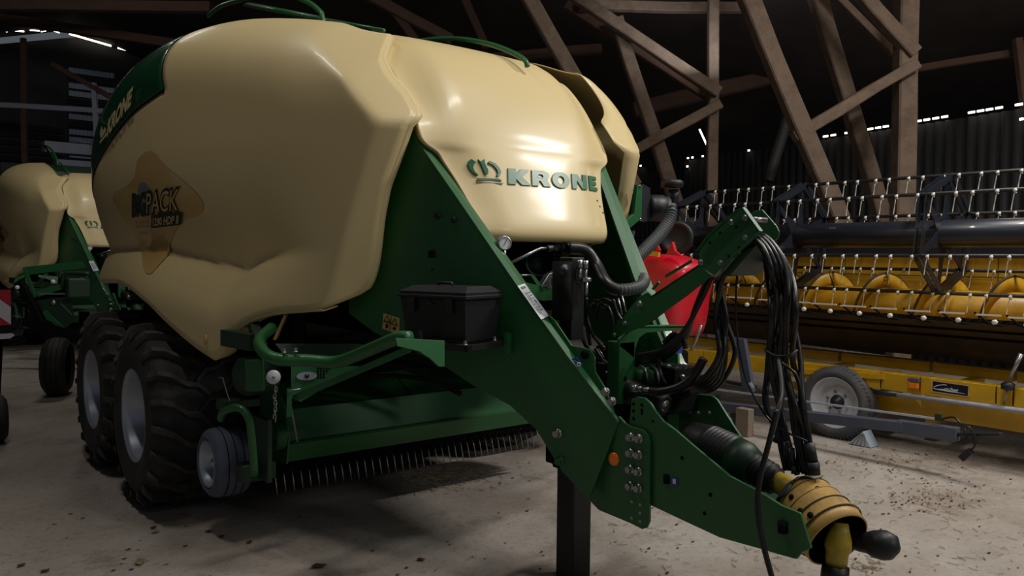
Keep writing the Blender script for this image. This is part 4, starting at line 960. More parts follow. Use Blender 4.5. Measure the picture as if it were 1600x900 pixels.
    MB().lathe(c+Vector((.002, -.012, -.003)), Vector((.1, -1, -.25)), [(0, .03), (.012, .025), (.012, 0)], 16).out('motor_cap', STEEL, B)
    M = MB()
    for q in ((1075, 630), (1087, 632), (1079, 643), (1092, 645), (1109, 645)): c = X(q[0], q[1], 3.118); M.cyl(c, c+Vector((-.006, 0, 0)), .008, 10)
    M.out('hole', CONC, B, kind='stuff')

    # ---------------- PTO shaft
    XPt = 2.88
    def xp(x, y): return X(x, y, XPt)
    ax0, ax1, ax2, ax3 = xp(1075, 680), xp(1165, 722), xp(1195, 745), xp(1240, 768)
    d1 = (ax1-ax0); L1 = d1.length
    def bell(a, b, prof, name, m, n=28): d = (b-a); return MB().lathe(a, d, [(t*d.length, r) for t, r in prof], n).out(name, m, B)
    pr = [(0, .0), (0, .065), (.08, .08), (.30, .095)]
    k = 7
    for i in range(k): t = .34+.36*i/k; pr += [(t, .094), (t+.02, .101), (t+.035, .101), (t+.045, .094)]
    pr += [(.72, .095), (.72, 0)]
    bell(xp(1072, 682), xp(1180, 732), pr, 'bellows', BLACK)
    bell(xp(1072, 682), xp(1180, 732), [(.72, 0), (.72, .097), (.86, .094), (1.0, .07), (1.0, 0)], 'bellows_cup', DKGREEN)
    pr = [(0, 0), (0, .055)]
    for i in range(5): t = .08+.8*i/5; pr += [(t, .058), (t+.03, .066), (t+.08, .066), (t+.11, .056)]
    pr += [(1, .06), (1, 0)]
    bell(xp(1172, 728), xp(1212, 752), pr, 'bellows', BLACK)
    bell(xp(1205, 748), xp(1250, 772), [(0, 0), (0, .044), (.9, .046), (1, .042), (1, 0)], 'shaft_guard', PTOY2)
    sa, sb = xp(1243, 765), X(1306, 841, 2.80)
    bell(sa, sb, [(0, 0), (0, .06), (.08, .09), (.22, .108), (.24, .114), (.42, .118), (.44, .123), (.62, .122), (.64, .126), (.84, .127), (.86, .131), (1.04, .128), (1.04, .122)], 'guard_cone', PTOY, 36)
    bell(sa, sb, [(1.035, .122), (.5, .11), (.3, .06), (.3, 0)], 'cone_inner_shade', VOID, 36)  # added near-black inner skin: shade inside the cone put into its colour
    M = MB(); dd = (sb-sa); 
    for t in (.24, .44, .64, .85):
        M.lathe(sa+dd*t, dd, [(-.002, .112+.035*(t-.24)), (.003, .118+.035*(t-.24)), (.006, .112+.035*(t-.24))], 36)
    M.out('guard_ring', SOIL, B)
    M = MB()
    dn_ = dd.normalized(); e1 = (CAM-sa); e1 = (e1-dn_*e1.dot(dn_)).normalized(); e2 = dn_.cross(e1)
    for t, th, r in ((.34, 15, .011), (.45, -35, .011), (.62, 18, .013), (.78, 8, .012)):
        v = e1*math.cos(math.radians(th))+e2*math.sin(math.radians(th)); c = sa+dd*t+v*(.108+.026*t); M.cyl(c-v*.004, c+v*.002, r, 12)
    M.out('hole', VOID, B, kind='stuff')
    # scalloped grey collar
    M = MB(); vs = []; n = 36
    r0_, r1_ = .062, .082
    rowa = [sa+dd*.06+(e1*math.cos(2*math.pi*i/n)+e2*math.sin(2*math.pi*i/n))*.086 for i in range(n+1)]
    rowb = [sa+dd*(.17+.06*math.sin(5*2*math.pi*i/n))+(e1*math.cos(2*math.pi*i/n)+e2*math.sin(2*math.pi*i/n))*.109 for i in range(n+1)]
    M.grid([rowa, rowb]); M.out('grey_collar', COLLAR, B, solid=.003)
    # yoke, yellow, pointing down, with quick release
    ya, yb_ = X(1312, 830, 2.79), X(1306, 885, 2.77)
    MB().lathe(ya, yb_-ya, [(-.03, 0), (-.03, .028), (.0, .036), (.03, .046), (.06, .048), (.08, .040), (.1, .040), (.13, .036), (.13, 0)], 22).out('yoke', PTOY2, B)
    MB().lathe(X(1306, 884, 2.77), yb_-ya, [(0, 0), (0, .048), (.03, .05), (.10, .048), (.10, 0)], 22).out('yoke_collar', BLACK, B)
    MB().box(ya+Vector((0, 0, -.01)), (.05, .05, .05)).out('cross_joint', PTOY2, B, bevel=.01)
    # ball hitch cap
    M = MB(); M.tube([xp(1318, 838), xp(1345, 848), xp(1356, 848), xp(1366, 850), xp(1382, 852), xp(1396, 856), xp(1405, 860)], .05, 20, rf=[.034, .034, .040, .050, .055, .045, .012]); M.out('hitch_socket', BLACK, B)

    # ---------------- running gear
    for mx in (1, -1):
        for k, yy in enumerate((5.52, 6.76)):
            make_wheel_big(B, Vector((XC-mx*(XC-1.28), yy, .6)), mx)
    MB().box((XC, 6.14, .62), (2.0, .16, .2)).out('axle', DKGREEN, B)
    for k in (5.52, 6.76): MB().cyl((1.7, k, .6), (4.1, k, .6), .07, 12).out('axle', VOID, B)
    return B

def tyre_profile(R, w, rim):
    """across the axle: (distance, radius), outer face first"""
    return [(.035, rim), (.02, rim+.02), (.0, rim+(R-rim)*.45), (.02, R-.085), (.06, R-.035), (.14, R-.02), (w/2, R-.012), (w-.14, R-.02), (w-.06, R-.035), (w-.02, R-.085), (w, rim+(R-rim)*.45), (w-.02, rim+.02), (w-.035, rim)]
def make_wheel_big(B, c, sgn):
    """c: centre of the outer face; axle along +x*sgn"""
    axv = Vector((sgn, 0, 0)); R, w, rim = .60, .60, .295
    src = make_wheel_big.cache.get(sgn)
    if src:
        o = src.copy(); COL.objects.link(o); o.location = c-B.location; o.parent = B
        for chd in src.children:
            d = chd.copy(); COL.objects.link(d); d.parent = o
        return o
    ty = bpy.data.objects.new('wheel', None); COL.objects.link(ty); ty.parent = B; ty.location = c-B.location
    pr = tyre_profile(R-.025, w, rim)
    sp = spline([(a, b, 0) for a, b in pr], 4)
    MB().lathe(c, axv, [(p.x, p.y) for p in sp], 64).out('tyre', RUB, ty)
    # chevron tread blocks
    M = MB(); NL = 20
    def prof_r(d):
        e = min(d, w-d)
        return R-.012-.02*max(0, 1-e/.14)-(.055*max(0, 1-e/.045))
    def sp_(d, th, r): return c+axv*d+Vector((0, math.cos(th)*r, math.sin(th)*r))
    for side in (0, 1):
        for k in range(NL):
            th0 = 2*math.pi*(k+.5*side)/NL
            cl = [(.005, 0), (.05, .02), (.12, .07), (.20, .18), (.27, .20), (.335, .32)]
            vs = []; fs = []
            for i, (d, dth) in enumerate(cl):
                dd = d if side == 0 else w-d
                wd2 = .085 if d < .1 else .075
                r = prof_r(dd)+.012; rb = r-.045
                for t, rad in ((-wd2/2, rb), (-wd2/2+.012, r), (wd2/2-.012, r), (wd2/2, rb)):
                    vs.append(sp_(dd, th0+dth+t, rad))
            for i in range(len(cl)-1):
                for q in range(3): fs.append((i*4+q, i*4+q+1, (i+1)*4+q+1, (i+1)*4+q))
            fs += [(0, 1, 2, 3), tuple((len(cl)-1)*4+q for q in (3, 2, 1, 0))]
            M.add(vs, fs)
    M.out('tread', RUBT, ty, kind='stuff')
    M = MB(); M.lathe(c, axv, [(.03, rim+.012), (.022, rim+.006), (.03, rim-.008), (.05, rim-.022), (.10, rim-.028), (.12, rim-.045), (.20, rim-.05), (.22, rim-.06), (.30, rim-.065), (.36, .20), (.37, .14), (.34, .10), (.34, 0)], 48); M.out('rim', SILVER, ty)
    M = MB()
    for k in range(8): th = k*math.pi/4; M.cyl(c+axv*.36+Vector((0, math.cos(th)*.12, math.sin(th)*.12)), c+axv*.32+Vector((0, math.cos(th)*.12, math.sin(th)*.12)), .014, 6)
    M.cyl(c+axv*.36, c+axv*.26, .06, 16); M.out('hub', DSTEEL, ty)
    make_wheel_big.cache[sgn] = ty
    return ty
make_wheel_big.cache = {}
def make_wheel_small(B, name, c, R, w, m, axv=Vector((1, 0, 0)), parent_empty=None):
    o = bpy.data.objects.new(name, None); COL.objects.link(o); o.parent = B; o.location = c-(B.location if B else Vector((0, 0, 0)))
    ri = R*.66; k = R/.205
    pr = [(.02*k, ri-.005), (.008*k, ri+.01*k), (0, ri+.35*(R-ri)), (.004, R-.045*k), (.02*k, R-.016*k), (.05*k, R-.004), (w/2, R), (w-.05*k, R-.004), (w-.02*k, R-.016*k), (w-.004, R-.045*k), (w, ri+.35*(R-ri)), (w-.02*k, ri)]
    sp = spline([(a, b, 0) for a, b in pr], 3); prof = []
    for p in sp:
        prof.append((p.x, p.y))
    # circumferential grooves
    pr2 = []
    for a, b in prof:
        pr2.append((a, b))
    MB().lathe(c, axv, pr2, 48).out('tyre', m, o)
    M = MB()
    for q in (.3, .5, .7): M.lathe(c, axv, [(w*q-.003, R+.0005), (w*q+.003, R+.0005)], 48)
    M.out('groove', VOID, o)
    MB().lathe(c, axv, [(.012*k, ri+.004), (.004*k, ri), (.012*k, ri-.008*k), (.03*k, ri-.014*k), (.055*k, ri-.03*k), (.075*k, ri-.035*k), (.09*k, .05*k), (.085*k, .03*k), (.085*k, 0)], 36).out('rim', SILVER, o)
    MB().lathe(c, axv, [(.085*k, .032*k), (.05*k, .030*k), (.035*k, .02*k), (.03*k, 0)], 18).out('hub', SILVER, o)
    return o
BALER = build_baler()

# toolbox: rests on the tray
def build_toolbox():
    P0 = Vector((2.22, 3.57, 0)); P1 = Vector((2.60, 2.45, 0)); nn = Vector((P1.y-P0.y, -(P1.x-P0.x), 0)).normalized()
    if nn.x > 0: nn = -nn
    ax = Vector((-nn.y, nn.x, 0)).normalized()
    if ax.y < 0: ax = -ax
    tc = onp(788, 516, P0, nn); zb = 1.254
    def tp(u, v, z): return Vector((tc.x, tc.y, 0))+ax*u+nn*v+Vector((0, 0, z))
    T = thing('toolbox', 'black plastic toolbox with a ribbed lid strapped to the baler frame', 'toolbox', tp(.2, .17, zb))
    def loft(name, secs, m, parent, bevel=.006):
        M = MB(); vs = []; fs = []
        for (u0, u1, v0, v1, z) in secs: vs += [tp(u0, v0, z), tp(u1, v0, z), tp(u1, v1, z), tp(u0, v1, z)]
        n = len(secs)
        for i in range(n-1): fs += [(i*4+k, i*4+(k+1) % 4, (i+1)*4+(k+1) % 4, (i+1)*4+k) for k in range(4)]
        fs += [(3, 2, 1, 0), tuple((n-1)*4+k for k in range(4))]
        return M.add(vs, fs).out(name, m, parent, bevel=bevel)
    loft('box_body', [(0.015, .365, .045, .30, zb), (0, .385, .03, .325, zb+.20)], BLACK, T)
    lid = loft('lid', [(-.01, .395, .02, .335, zb+.20), (-.01, .395, .02, .335, zb+.213), (-.003, .388, .028, .327, zb+.216), (-.003, .388, .028, .327, zb+.23), (.03, .355, .07, .27, zb+.253), (.03, .355, .07, .27, zb+.255)], BLACK, T, .004)
    M = MB(); M.box((0, 0, 0), (0, 0, 0)); M = MB()
    M.tube([tp(.17, .2, zb+.25), tp(.17, .2, zb+.268), tp(.25, .2, zb+.268), tp(.25, .2, zb+.25)], .007, 8); M.out('handle', BLACK, lid)
    for u in (.07, .29):
        M = MB(); M.prism([tp(u, .328, zb+.13), tp(u+.03, .328, zb+.13), tp(u+.035, .34, zb+.20), tp(u-.005, .34, zb+.20)], nn*.008); M.out('latch', BLACK, T)
    MB().prism([tp(.19, .331, zb+.17), tp(.22, .331, zb+.17), tp(.22, .3325, zb+.182), tp(.19, .3325, zb+.182)], nn*.002).out('badge', DSTEEL, T)
    M = MB(); M.prism([tp(.205, .355, zb-.06), tp(.24, .355, zb-.06), tp(.235, .36, zb+.05), tp(.222, .36, zb+.05)], nn*.02); M.out('clamp', DSTEEL, T)
    return T
TOOLBOX = build_toolbox()

# second baler behind: same machine, copied part by part
src = at(728, 265, 'x', 2.43)
tgt = at(131, 350, 'z', src.z); off = tgt-src
SKIP = {'tine', 'hydraulic_hose', 'thin_cable', 'bellows', 'guard_cone', 'hose_coupling', 'cable_tie', 'cable_clip', 'fitting', 'hole', 'yoke', 'stripper', 'chain', 'pipe', 'steel_pipe'}
b2 = BALER.copy(); COL.objects.link(b2); b2.location = BALER.location+off; b2.location.z = 0
b2['label'] = 'second green and cream square baler parked behind at the far left edge'
for ch in BALER.children:
    if ch.name.split('.')[0] in SKIP: continue
    c = ch.copy(); COL.objects.link(c); c.parent = b2
    for g in ch.children:
        d = g.copy(); COL.objects.link(d); d.parent = c
for o in (BALER, b2):
    o['group'] = 'square balers parked in the barn'
    if '_tray' in o: del o['_tray']

# ==================================================================== COMBINE HEADER (rests on its trailer)
def build_header():
    Hd = thing('combine_header', 'yellow combine header with black tined reel, standing behind the baler', 'header', (7.6, 4.0, 0))
    RXc, RZc, RR = 7.58, 1.90, .54; Y0, Y1 = 1.55, 5.95
    ang = [math.radians(82+60*k) for k in range(6)]
    MB().cyl((RXc, Y0, RZc), (RXc, Y1-.1, RZc), .125, 28).out('reel_tube', SLATE_D, Hd)
    tine = None
    bars = [(RXc+RR*math.cos(a), RZc+RR*math.sin(a)) for a in ang]
    for bi, (bx, bz) in enumerate(bars):
        MB().cyl((bx, Y0, bz), (bx, Y1, bz), .017, 10).out('reel_bar', BLACK, Hd)
        y = Y0+.1; k = 0
        while y < Y1-.05:
            if all(abs(y-s) > .03 for s in (1.74, 3.19, 4.64)):
                if tine is None:
                    M = MB(); p = Vector((bx, y, bz))
                    M.tube([p+Vector((-.022+.016*math.cos(t), 0, -.012+.018*math.sin(t))) for t in np.linspace(0, 5.2, 9)], .006, 6)
                    M.lathe(p+Vector((-.035, 0, -.01)), (-1, .2, 0), [(0, .016), (.012, .014), (.014, 0)], 10)
                    M.tube(spline([p+Vector((-.03, .006, -.02)), p+Vector((-.035, .012, -.06)), p+Vector((-.02, .025, -.11)), p+Vector((-.025, .03, -.17))], 4), .0042, 6)
                    tine = M.out('reel_tine', WHITEP, Hd); t0 = Vector((bx, y, bz)); tl = tine.location.copy()
                else:
                    c = tine.copy(); COL.objects.link(c); c.parent = Hd; c.location = tl+Vector((bx, y, bz))-t0
                    c.rotation_euler = (0, 0, 0)
            y += .13 if k % 2 else .185; k += 1
    for ys in (1.74, 3.19, 4.64, 5.93):
        sp = bpy.data.objects.new('reel_spider', None); COL.objects.link(sp); sp.parent = Hd; sp.location = Vector((RXc, ys, RZc))-Hd.location
        for i in range(6):
            a = Vector((bars[i][0], ys, bars[i][1])); b = Vector((bars[(i+1) % 6][0], ys, bars[(i+1) % 6][1])); c = Vector((RXc, ys, RZc))
            for dy in (-.03, .03):
                M = MB(); M.beam(a+Vector((0, dy, 0)), b+Vector((0, dy, 0)), .008, .06); M.out('rim_strut', SLATE_D, sp)
            d = (a-c).normalized(); sd = Vector((d.z, 0, -d.x))
            M = MB(); M.prism([c+d*.12+sd*.07, c+d*.25+sd*.035, a+sd*.02, a-sd*.02, c+d*.25-sd*.035, c+d*.12-sd*.07], (0, .01, 0)); M.out('spoke', SLATE_D, sp)
            MB().bolt(a+Vector((0, -.04, 0)), (0, -1, 0), .008, .012).out('bolt', STEEL, sp)
    # auger
    AX, AZ_, AR = 8.02, 1.19, .335
    MB().cyl((AX, 1.4, AZ_), (AX, 6.15, AZ_), .19, 28).out('auger_tube', YELD, Hd)
    M = MB(); n = 40; turns = 8.0; L = 6.1-1.45; N = int(turns*n); ri, ro = [], []
    for i in range(N+1):
        t = 2*math.pi*i/n; y = 1.45+L*i/N
        ri.append(Vector((AX+.18*math.cos(t), y, AZ_+.18*math.sin(t)))); ro.append(Vector((AX+AR*math.cos(t), y, AZ_+AR*math.sin(t))))
    M.grid([ri, ro]); M.out('auger_flight', YELD, Hd, solid=.012)
    M = MB(); M.tube([p for p in ro], .012, 5); M.out('flight_edge', SOIL, Hd)
    for k in range(12):
        th = k*2.1; y = 1.9+k*.36; c = Vector((AX+.19*math.cos(th), y, AZ_+.19*math.sin(th))); d = Vector((math.cos(th), 0, math.sin(th)))
        MB().cyl(c, c+d*.16, .008, 6).out('auger_finger', DSTEEL, Hd)
    # back sheet, table, trough
    for i, (y0, y1) in enumerate(((1.4, 3.05), (3.06, 4.6), (4.61, 6.2))):
        MB().grid([[(8.46, y0, 1.73), (8.46, y1, 1.73)], [(8.47, y0, 1.35), (8.47, y1, 1.35)], [(8.42, y0, 1.0), (8.42, y1, 1.0)], [(8.2, y0, .84), (8.2, y1, .84)], [(7.85, y0, .84), (7.85, y1, .84)], [(7.55, y0, 1.02), (7.55, y1, 1.02)], [(7.13, y0, 1.17), (7.13, y1, 1.17)]], False).out('table_sheet', YELD, Hd, solid=.008)
    MB().beam((8.45, 1.4, 1.76), (8.45, 6.2, 1.76), .07, .06).out('top_rail', SLATE_D, Hd)
    MB().beam((8.44, 1.4, 1.5), (8.44, 6.2, 1.5), .008, .012).out('seam_rail', SOIL, Hd)
    MB().grid([[(7.10, 1.4, 1.15), (7.10, 6.15, 1.15)], [(7.16, 1.4, 1.10), (7.16, 6.15, 1.10)], [(7.22, 1.4, 1.07), (7.22, 6.15, 1.07)], [(7.55, 1.4, .84), (7.55, 6.15, .84)], [(7.75, 1.4, .76), (7.75, 6.15, .76)], [(8.4, 1.4, .74), (8.4, 6.15, .74)]], False).out('underside_sheet', SOIL, Hd, solid=.008)
    for z, x in ((1.075, 7.2), (1.0, 7.31)): MB().beam((x, 1.4, z), (x, 6.15, z), .03, .025).out('skid_rail', VOID, Hd)
    MB().beam((7.09, 1.4, 1.165), (7.09, 6.15, 1.165), .05, .03).out('knife_bar', VOID, Hd)
    M = MB(); y = 1.45
    while y < 6.1: M.prism([(7.07, y-.012, 1.175), (6.96, y, 1.165), (7.07, y+.012, 1.175)], (0, 0, -.018)); y += .076
    M.out('knife_guard', VOID, Hd, kind='stuff')
    for (px_, py_) in ((1168, 476), (1215, 480), (1257, 483), (1298, 486), (1343.5, 489.5), (1391.5, 493), (1444, 497), (1498, 500), (1555, 503.5), (1605, 508)):
        base = bpy.data.objects.new('crop_lifter', None); COL.objects.link(base); base.parent = Hd; c = X(px_, py_, 6.93); base.location = c-Hd.location
        MB().lathe(c, (-1, 0, 0), [(0, .022), (.02, .022), (.026, .014), (.026, 0)], 6).out('nut', WHITEP, base)
        MB().tube(spline([X(px_-32, py_-15, 7.05), X(px_-22, py_-8, 7.0), X(px_-8, py_+2, 6.95), X(px_+12, py_+6, 6.93)], 3), .009, 6).out('strap', VOID, base)
        MB().beam(X(px_-30, py_-12, 7.0), X(px_+9, py_-10, 7.02), .02, .013).out('lifter_blade', WHITEP, base)
    # end sheets
    MB().prism([(7.1, 6.16, 1.1), (7.6, 6.16, .74), (8.4, 6.16, .74), (8.55, 6.16, 1.8), (8.2, 6.16, 1.85), (7.6, 6.16, 1.4)], (0, .05, 0)).out('end_sheet', SLATE_D, Hd)
    M = MB(); c = Vector((RXc, 6.02, RZc)); M.lathe(c, (0, -1, 0), [(0, 0), (0, .24), (.02, .24), (.02, .18), (.03, .17), (.03, 0)], 28); M.out('reel_drive', BLACK, Hd)
    MB().beam((8.4, 6.1, 1.75), (7.5, 6.1, 1.9), .06, .09).out('reel_arm', BLACK, Hd)
    MB().beam((8.4, 6.05, 1.95), (7.7, 6.05, 2.4), .05, .06).out('reel_arm', BLACK, Hd)
    # strut rods at the near end
    MB().cyl(X(1596, 553, 6.9), X(1578, 590, 6.9), .02, 12, .012).out('screw_strut', STEEL, Hd)
    return Hd
WHITEP = mat('white_plastic_finger', (210, 208, 200), .45, var=.08)
SLATE_D = mat('dark_slate_paint', (30, 33, 42), .38, coat=.2, var=.15)
HEADER = build_header()

def build_trailer():
    T = thing('header_trailer', 'low yellow header trailer with one road wheel in view, under the combine header', 'trailer', (7.2, 3.5, 0))
    zt, zb_ = .66, .505
    ys = [1.4, X(1583, 610, 7).y, X(1556, 610, 7).y, X(1437, 600, 7).y, X(1376, 590, 7).y, 4.5, 5.4, 6.3]
    for i in range(len(ys)-1):
        a, b = ys[i]+.006, ys[i+1]-.006
        MB().box((7.06, (a+b)/2, (zt+zb_)/2), (.12, b-a, zt-zb_)).out('side_beam', YEL, T, bevel=.006)
    MB().box((7.065, 3.85, (zt+zb_)/2), (.1, 4.9, zt-zb_-.02)).out('beam_core', SOIL, T)
    for i, (a, b) in enumerate(((1.4, 2.6), (2.63, 3.3), (3.33, 4.2), (4.23, 6.2))): MB().box((7.75, (a+b)/2, .66), (.12, b-a, .10)).out('rear_beam', YEL, T, bevel=.005)
    for y in (1.6, 2.9, 4.1, 5.6): MB().box((7.4, y, .585), (.6, .09, .08)).out('cross_member', YEL, T, bevel=.004)
    MB().prism([(7.25, 1.4, .42), (7.25, 4.6, .42), (7.25, 4.3, .27), (7.25, 1.4, .27)], (.02, 0, 0)).out('lower_sheet', YEL, T)
    MB().prism([X(1418, 608, 7.0), X(1437, 612, 7.0), X(1440, 637, 7.05)], (.02, 0, 0)).out('gusset', YEL, T)
    for y in (1.7, 3.2, 5.9): MB().box((7.5, y, .35), (.1, .1, .34)).out('support_leg', YELD, T)
    MB().cyl(X(1366, 612, 6.93), X(1402, 616, 6.93), .024, 12).out('pipe_sleeve', DSTEEL, T)
    a = X(1402, 617, 6.93); b = X(1660, 650, 6.93); MB().cyl(a, b, .02, 12).out('grey_pipe', CONC, T)
    # sign
    P = [X(1457.5, 595.5, 6.993), X(1513, 603.5, 6.993), X(1512, 619, 6.993), X(1457, 611, 6.993)]
    sg = MB().prism(P, (.004, 0, 0)).out('maker_sign', NAVY, T)
    MB().prism([p+Vector((.001, 0, dz)) for p, dz in zip([P[0]+Vector((0, .012, 0)), P[1]-Vector((0, .012, 0)), P[2]-Vector((0, .012, 0)), P[3]+Vector((0, .012, 0))], (.01, .01, -.01, -.01))], (.002, 0, 0)).out('sign_border', GOLD, sg)
    du = P[1]-P[0]; dv = P[0]-P[3]
    vs, fs = text_mesh('ochet', 1, bold=.02, shear=.35); w = max(v.x for v in vs)
    MB().add([P[3]+du*(.34+.40*v.x/w)+dv*(.30+.36*v.y-.02)+Vector((-.003, 0, 0)) for v in vs], fs).out('lettering', WHITE, sg)
    def sgp(u, v): return P[3]+du*u+dv*v+Vector((-.003, 0, 0))
    MB().tube(spline([sgp(.40, .78), sgp(.36, .80), sgp(.22, .72), sgp(.06, .48), sgp(.05, .28), sgp(.14, .26), sgp(.34, .34)], 5), .0028, 6).out('lettering', WHITE, sg)
    MB().prism([sgp(.15, .20), sgp(.16, .28), sgp(.55, .27), sgp(.97, .22), sgp(.55, .18)], (.001, 0, 0)).out('swoosh', WHITE, sg)
    MB().box(X(1428, 602, 6.97), (.04, .075, .05)).out('side_marker', ORANGE, T, bevel=.005)
    MB().box(X(1428, 594, 6.97), (.04, .09, .03)).out('marker_bracket', SLATE, T)
    # clamp near the edge
    c = X(1575, 604, 6.95); M = MB(); M.lathe(c, (0, 0, 1), [(-.03, .02), (-.02, .05), (.02, .05), (.04, .02), (.04, 0)], 14); M.out('clamp', DSTEEL, T); MB().cyl(c, X(1568, 632, 6.95), .007, 8).out('pin', STEEL, T)
    # wheel
    wc = X(1301, 631.5, 6.89); Rw = .335; wc.z = Rw
    wl = bpy.data.objects.new('road_wheel', None); COL.objects.link(wl); wl.parent = T; wl.location = wc-T.location
    pr = [(.045, .23), (.015, .235), (.0, .27), (.012, .305), (.035, Rw-.006), (.10, Rw), (.165, Rw-.006), (.188, .305), (.2, .27), (.185, .23)]
    sp = spline([(a, b, 0) for a, b in pr], 3); MB().lathe(wc, (1, 0, 0), [(p.x, p.y) for p in sp], 56).out('tyre', RUBL, wl)
    M = MB()
    for k in range(56):
        th = 2*math.pi*k/56
        def q(d, r, t): return wc+Vector((d, math.cos(th+t)*r, math.sin(th+t)*r))
        for d0, d1 in ((.012, .05), (.15, .188)): M.add([q(d0, .30, -.03), q(d0, .30, .03), q(d0+.015, Rw+.003, .03), q(d0+.015, Rw+.003, -.03), q(d1, Rw+.004, .03), q(d1, Rw+.004, -.03)], [(0, 1, 2, 3), (3, 2, 4, 5)])
    M.out('tread', RUBL, wl, kind='stuff')
    MB().lathe(wc, (1, 0, 0), [(.03, .24), (.012, .236), (.02, .225), (.045, .215), (.05, .185), (.09, .165), (.11, .15), (.10, .12), (.085, .075), (.085, 0)], 40).out('rim', RIMW, wl)
    MB().lathe(wc, (1, 0, 0), [(.085, .068), (.06, .06), (.05, .035), (.03, .03), (.03, 0)], 24).out('hub', DSTEEL, wl)
    for k in range(6):
        th = k*math.pi/3+.3; c = wc+Vector((.088, math.cos(th)*.10, math.sin(th)*.10)); MB().bolt(c, (-1, 0, 0), .010, .02).out('wheel_nut', STEEL, wl)
    MB().cyl(wc+Vector((.1, 0, 0)), wc+Vector((1.6, 0, 0)), .04, 10).out('axle', SLATE_D, T)
    MB().prism([X(1230, 583, 6.98), X(1380, 593, 6.98), X(1380, 585, 6.98), X(1230, 575, 6.98)], (.35, 0, 0)).out('wheel_deck', YEL, T)
    return T
RUBL = mat('dusty_tyre_rubber', (74, 74, 78), .8, var=.15, bump=.15, dirt=(110, 102, 92), dirt_amt=.35)
RIMW = mat('pale_rim_paint', (200, 202, 208), .4, var=.06, dirt=(120, 112, 104), dirt_amt=.3)
TRAILER = build_trailer()

# tow pole in front of the trailer
def build_pole():
    XX = 6.45
    a, b = X(1085, 622, XX), X(1510, 680, XX)
    zc = .33
    T = thing('tow_pole', 'long slate blue tow pole lying past the trailer wheel', 'tow bar', ((a.x+b.x)/2, (a.y+b.y)/2, 0))
    a2, m2, b2_ = X(1100, 632, XX), X(1414, 667, XX), X(1497, 679, XX)
    MB().beam(a2, m2, .1, .085).out('pole_beam', SLATE, T, bevel=.006)
    MB().beam(m2+(a2-m2)*.03, b2_, .085, .105).out('pole_beam', SLATE, T, bevel=.006)
    MB().beam(b2_, X(1566, 679, XX-.1), .045, .03).out('hitch_eye', DSTEEL, T, bevel=.01)
    MB().beam(X(1100, 606, XX), X(1466, 655, XX), .016, .016).out('brake_rod', GALV, T)
    for q in ((1253, 625), (1466, 652), (1122, 622)): MB().box(X(q[0], q[1], XX-.01), (.03, .04, .05)).out('rod_guide', DKGREEN, T)
    MB().prism([X(1148, 528, XX+.2), X(1162, 530, XX+.2), X(1176, 612, XX+.2), X(1160, 612, XX+.2)], (.05, 0, 0)).out('upright', SLATE, T)
    MB().beam(X(1085, 586, XX+.3), X(1180, 605, XX+.3), .05, .03).out('side_rail', SLATE_D, T)
    for yy in (a2.y-.35,): 
        MB().box((XX+.02, yy, .12), (.06, .06, .24)).out('prop_stand', SLATE_D, T)
    M = MB(); M.tube(spline([X(1472, 655, XX-.02), X(1490, 652, XX-.05), X(1502, 662, XX-.07), X(1515, 668, XX-.08), X(1521, 680, XX-.08), X(1524, 694, XX-.08), X(1516, 706, XX-.08)], 5), .008, 6); M.out('cable', HOSE, T)
    MB().tube(spline([X(1507, 670, XX-.06), X(1510, 684, XX-.08), X(1508, 692, XX-.08)], 4), .009, 6).out('cable', HOSE, T)
    MB().beam(X(1518, 704, XX-.08), X(1502, 717, XX-.08), .045, .05).out('plug', BLACK, T, bevel=.006)
    MB().beam(X(1521, 676, XX-.08), X(1524, 694, XX-.08), .035, .03).out('plug', BLACK, T, bevel=.004)
    return T
POLE = build_pole()
# wood block under the pole, wheel chock
c = at(1163, 681, 'z', 0)
o = MB().box((c.x, c.y, .13), (.09, .14, .26)).out('wood_block', mat('weathered_board', (130, 116, 100), .85, var=.3, bump=.3), bevel=.006)
tag(o, 'weathered upright wooden block standing on the floor under the tow pole', 'block')
M = MB(); cx = 6.82
pA = at(1339, 690, 'z', .0); pB = at(1392, 692, 'z', .0); y0_, y1_ = pA.y, pB.y
M.prism([(cx, y0_, .005), (cx, y1_, .005), (cx, (y0_+y1_)/2-.03, .14)], (.14, 0, 0))
ck = thing('wheel_chock', 'small galvanized wheel chock against the trailer wheel', 'chock', (cx, (y0_+y1_)/2, 0))
M.out('wedge', GALV, ck, bevel=.003)
for k in range(4):
    t = .15+.2*k; a = Vector((cx-.004, y0_*(1-t)+y1_*t, .008)); b = Vector((cx-.004, (y0_+y1_)/2-.03+(a.y-((y0_+y1_)/2))*.25, .115)); MB().beam(a, b, .006, .008).out('rib', STEEL, ck)

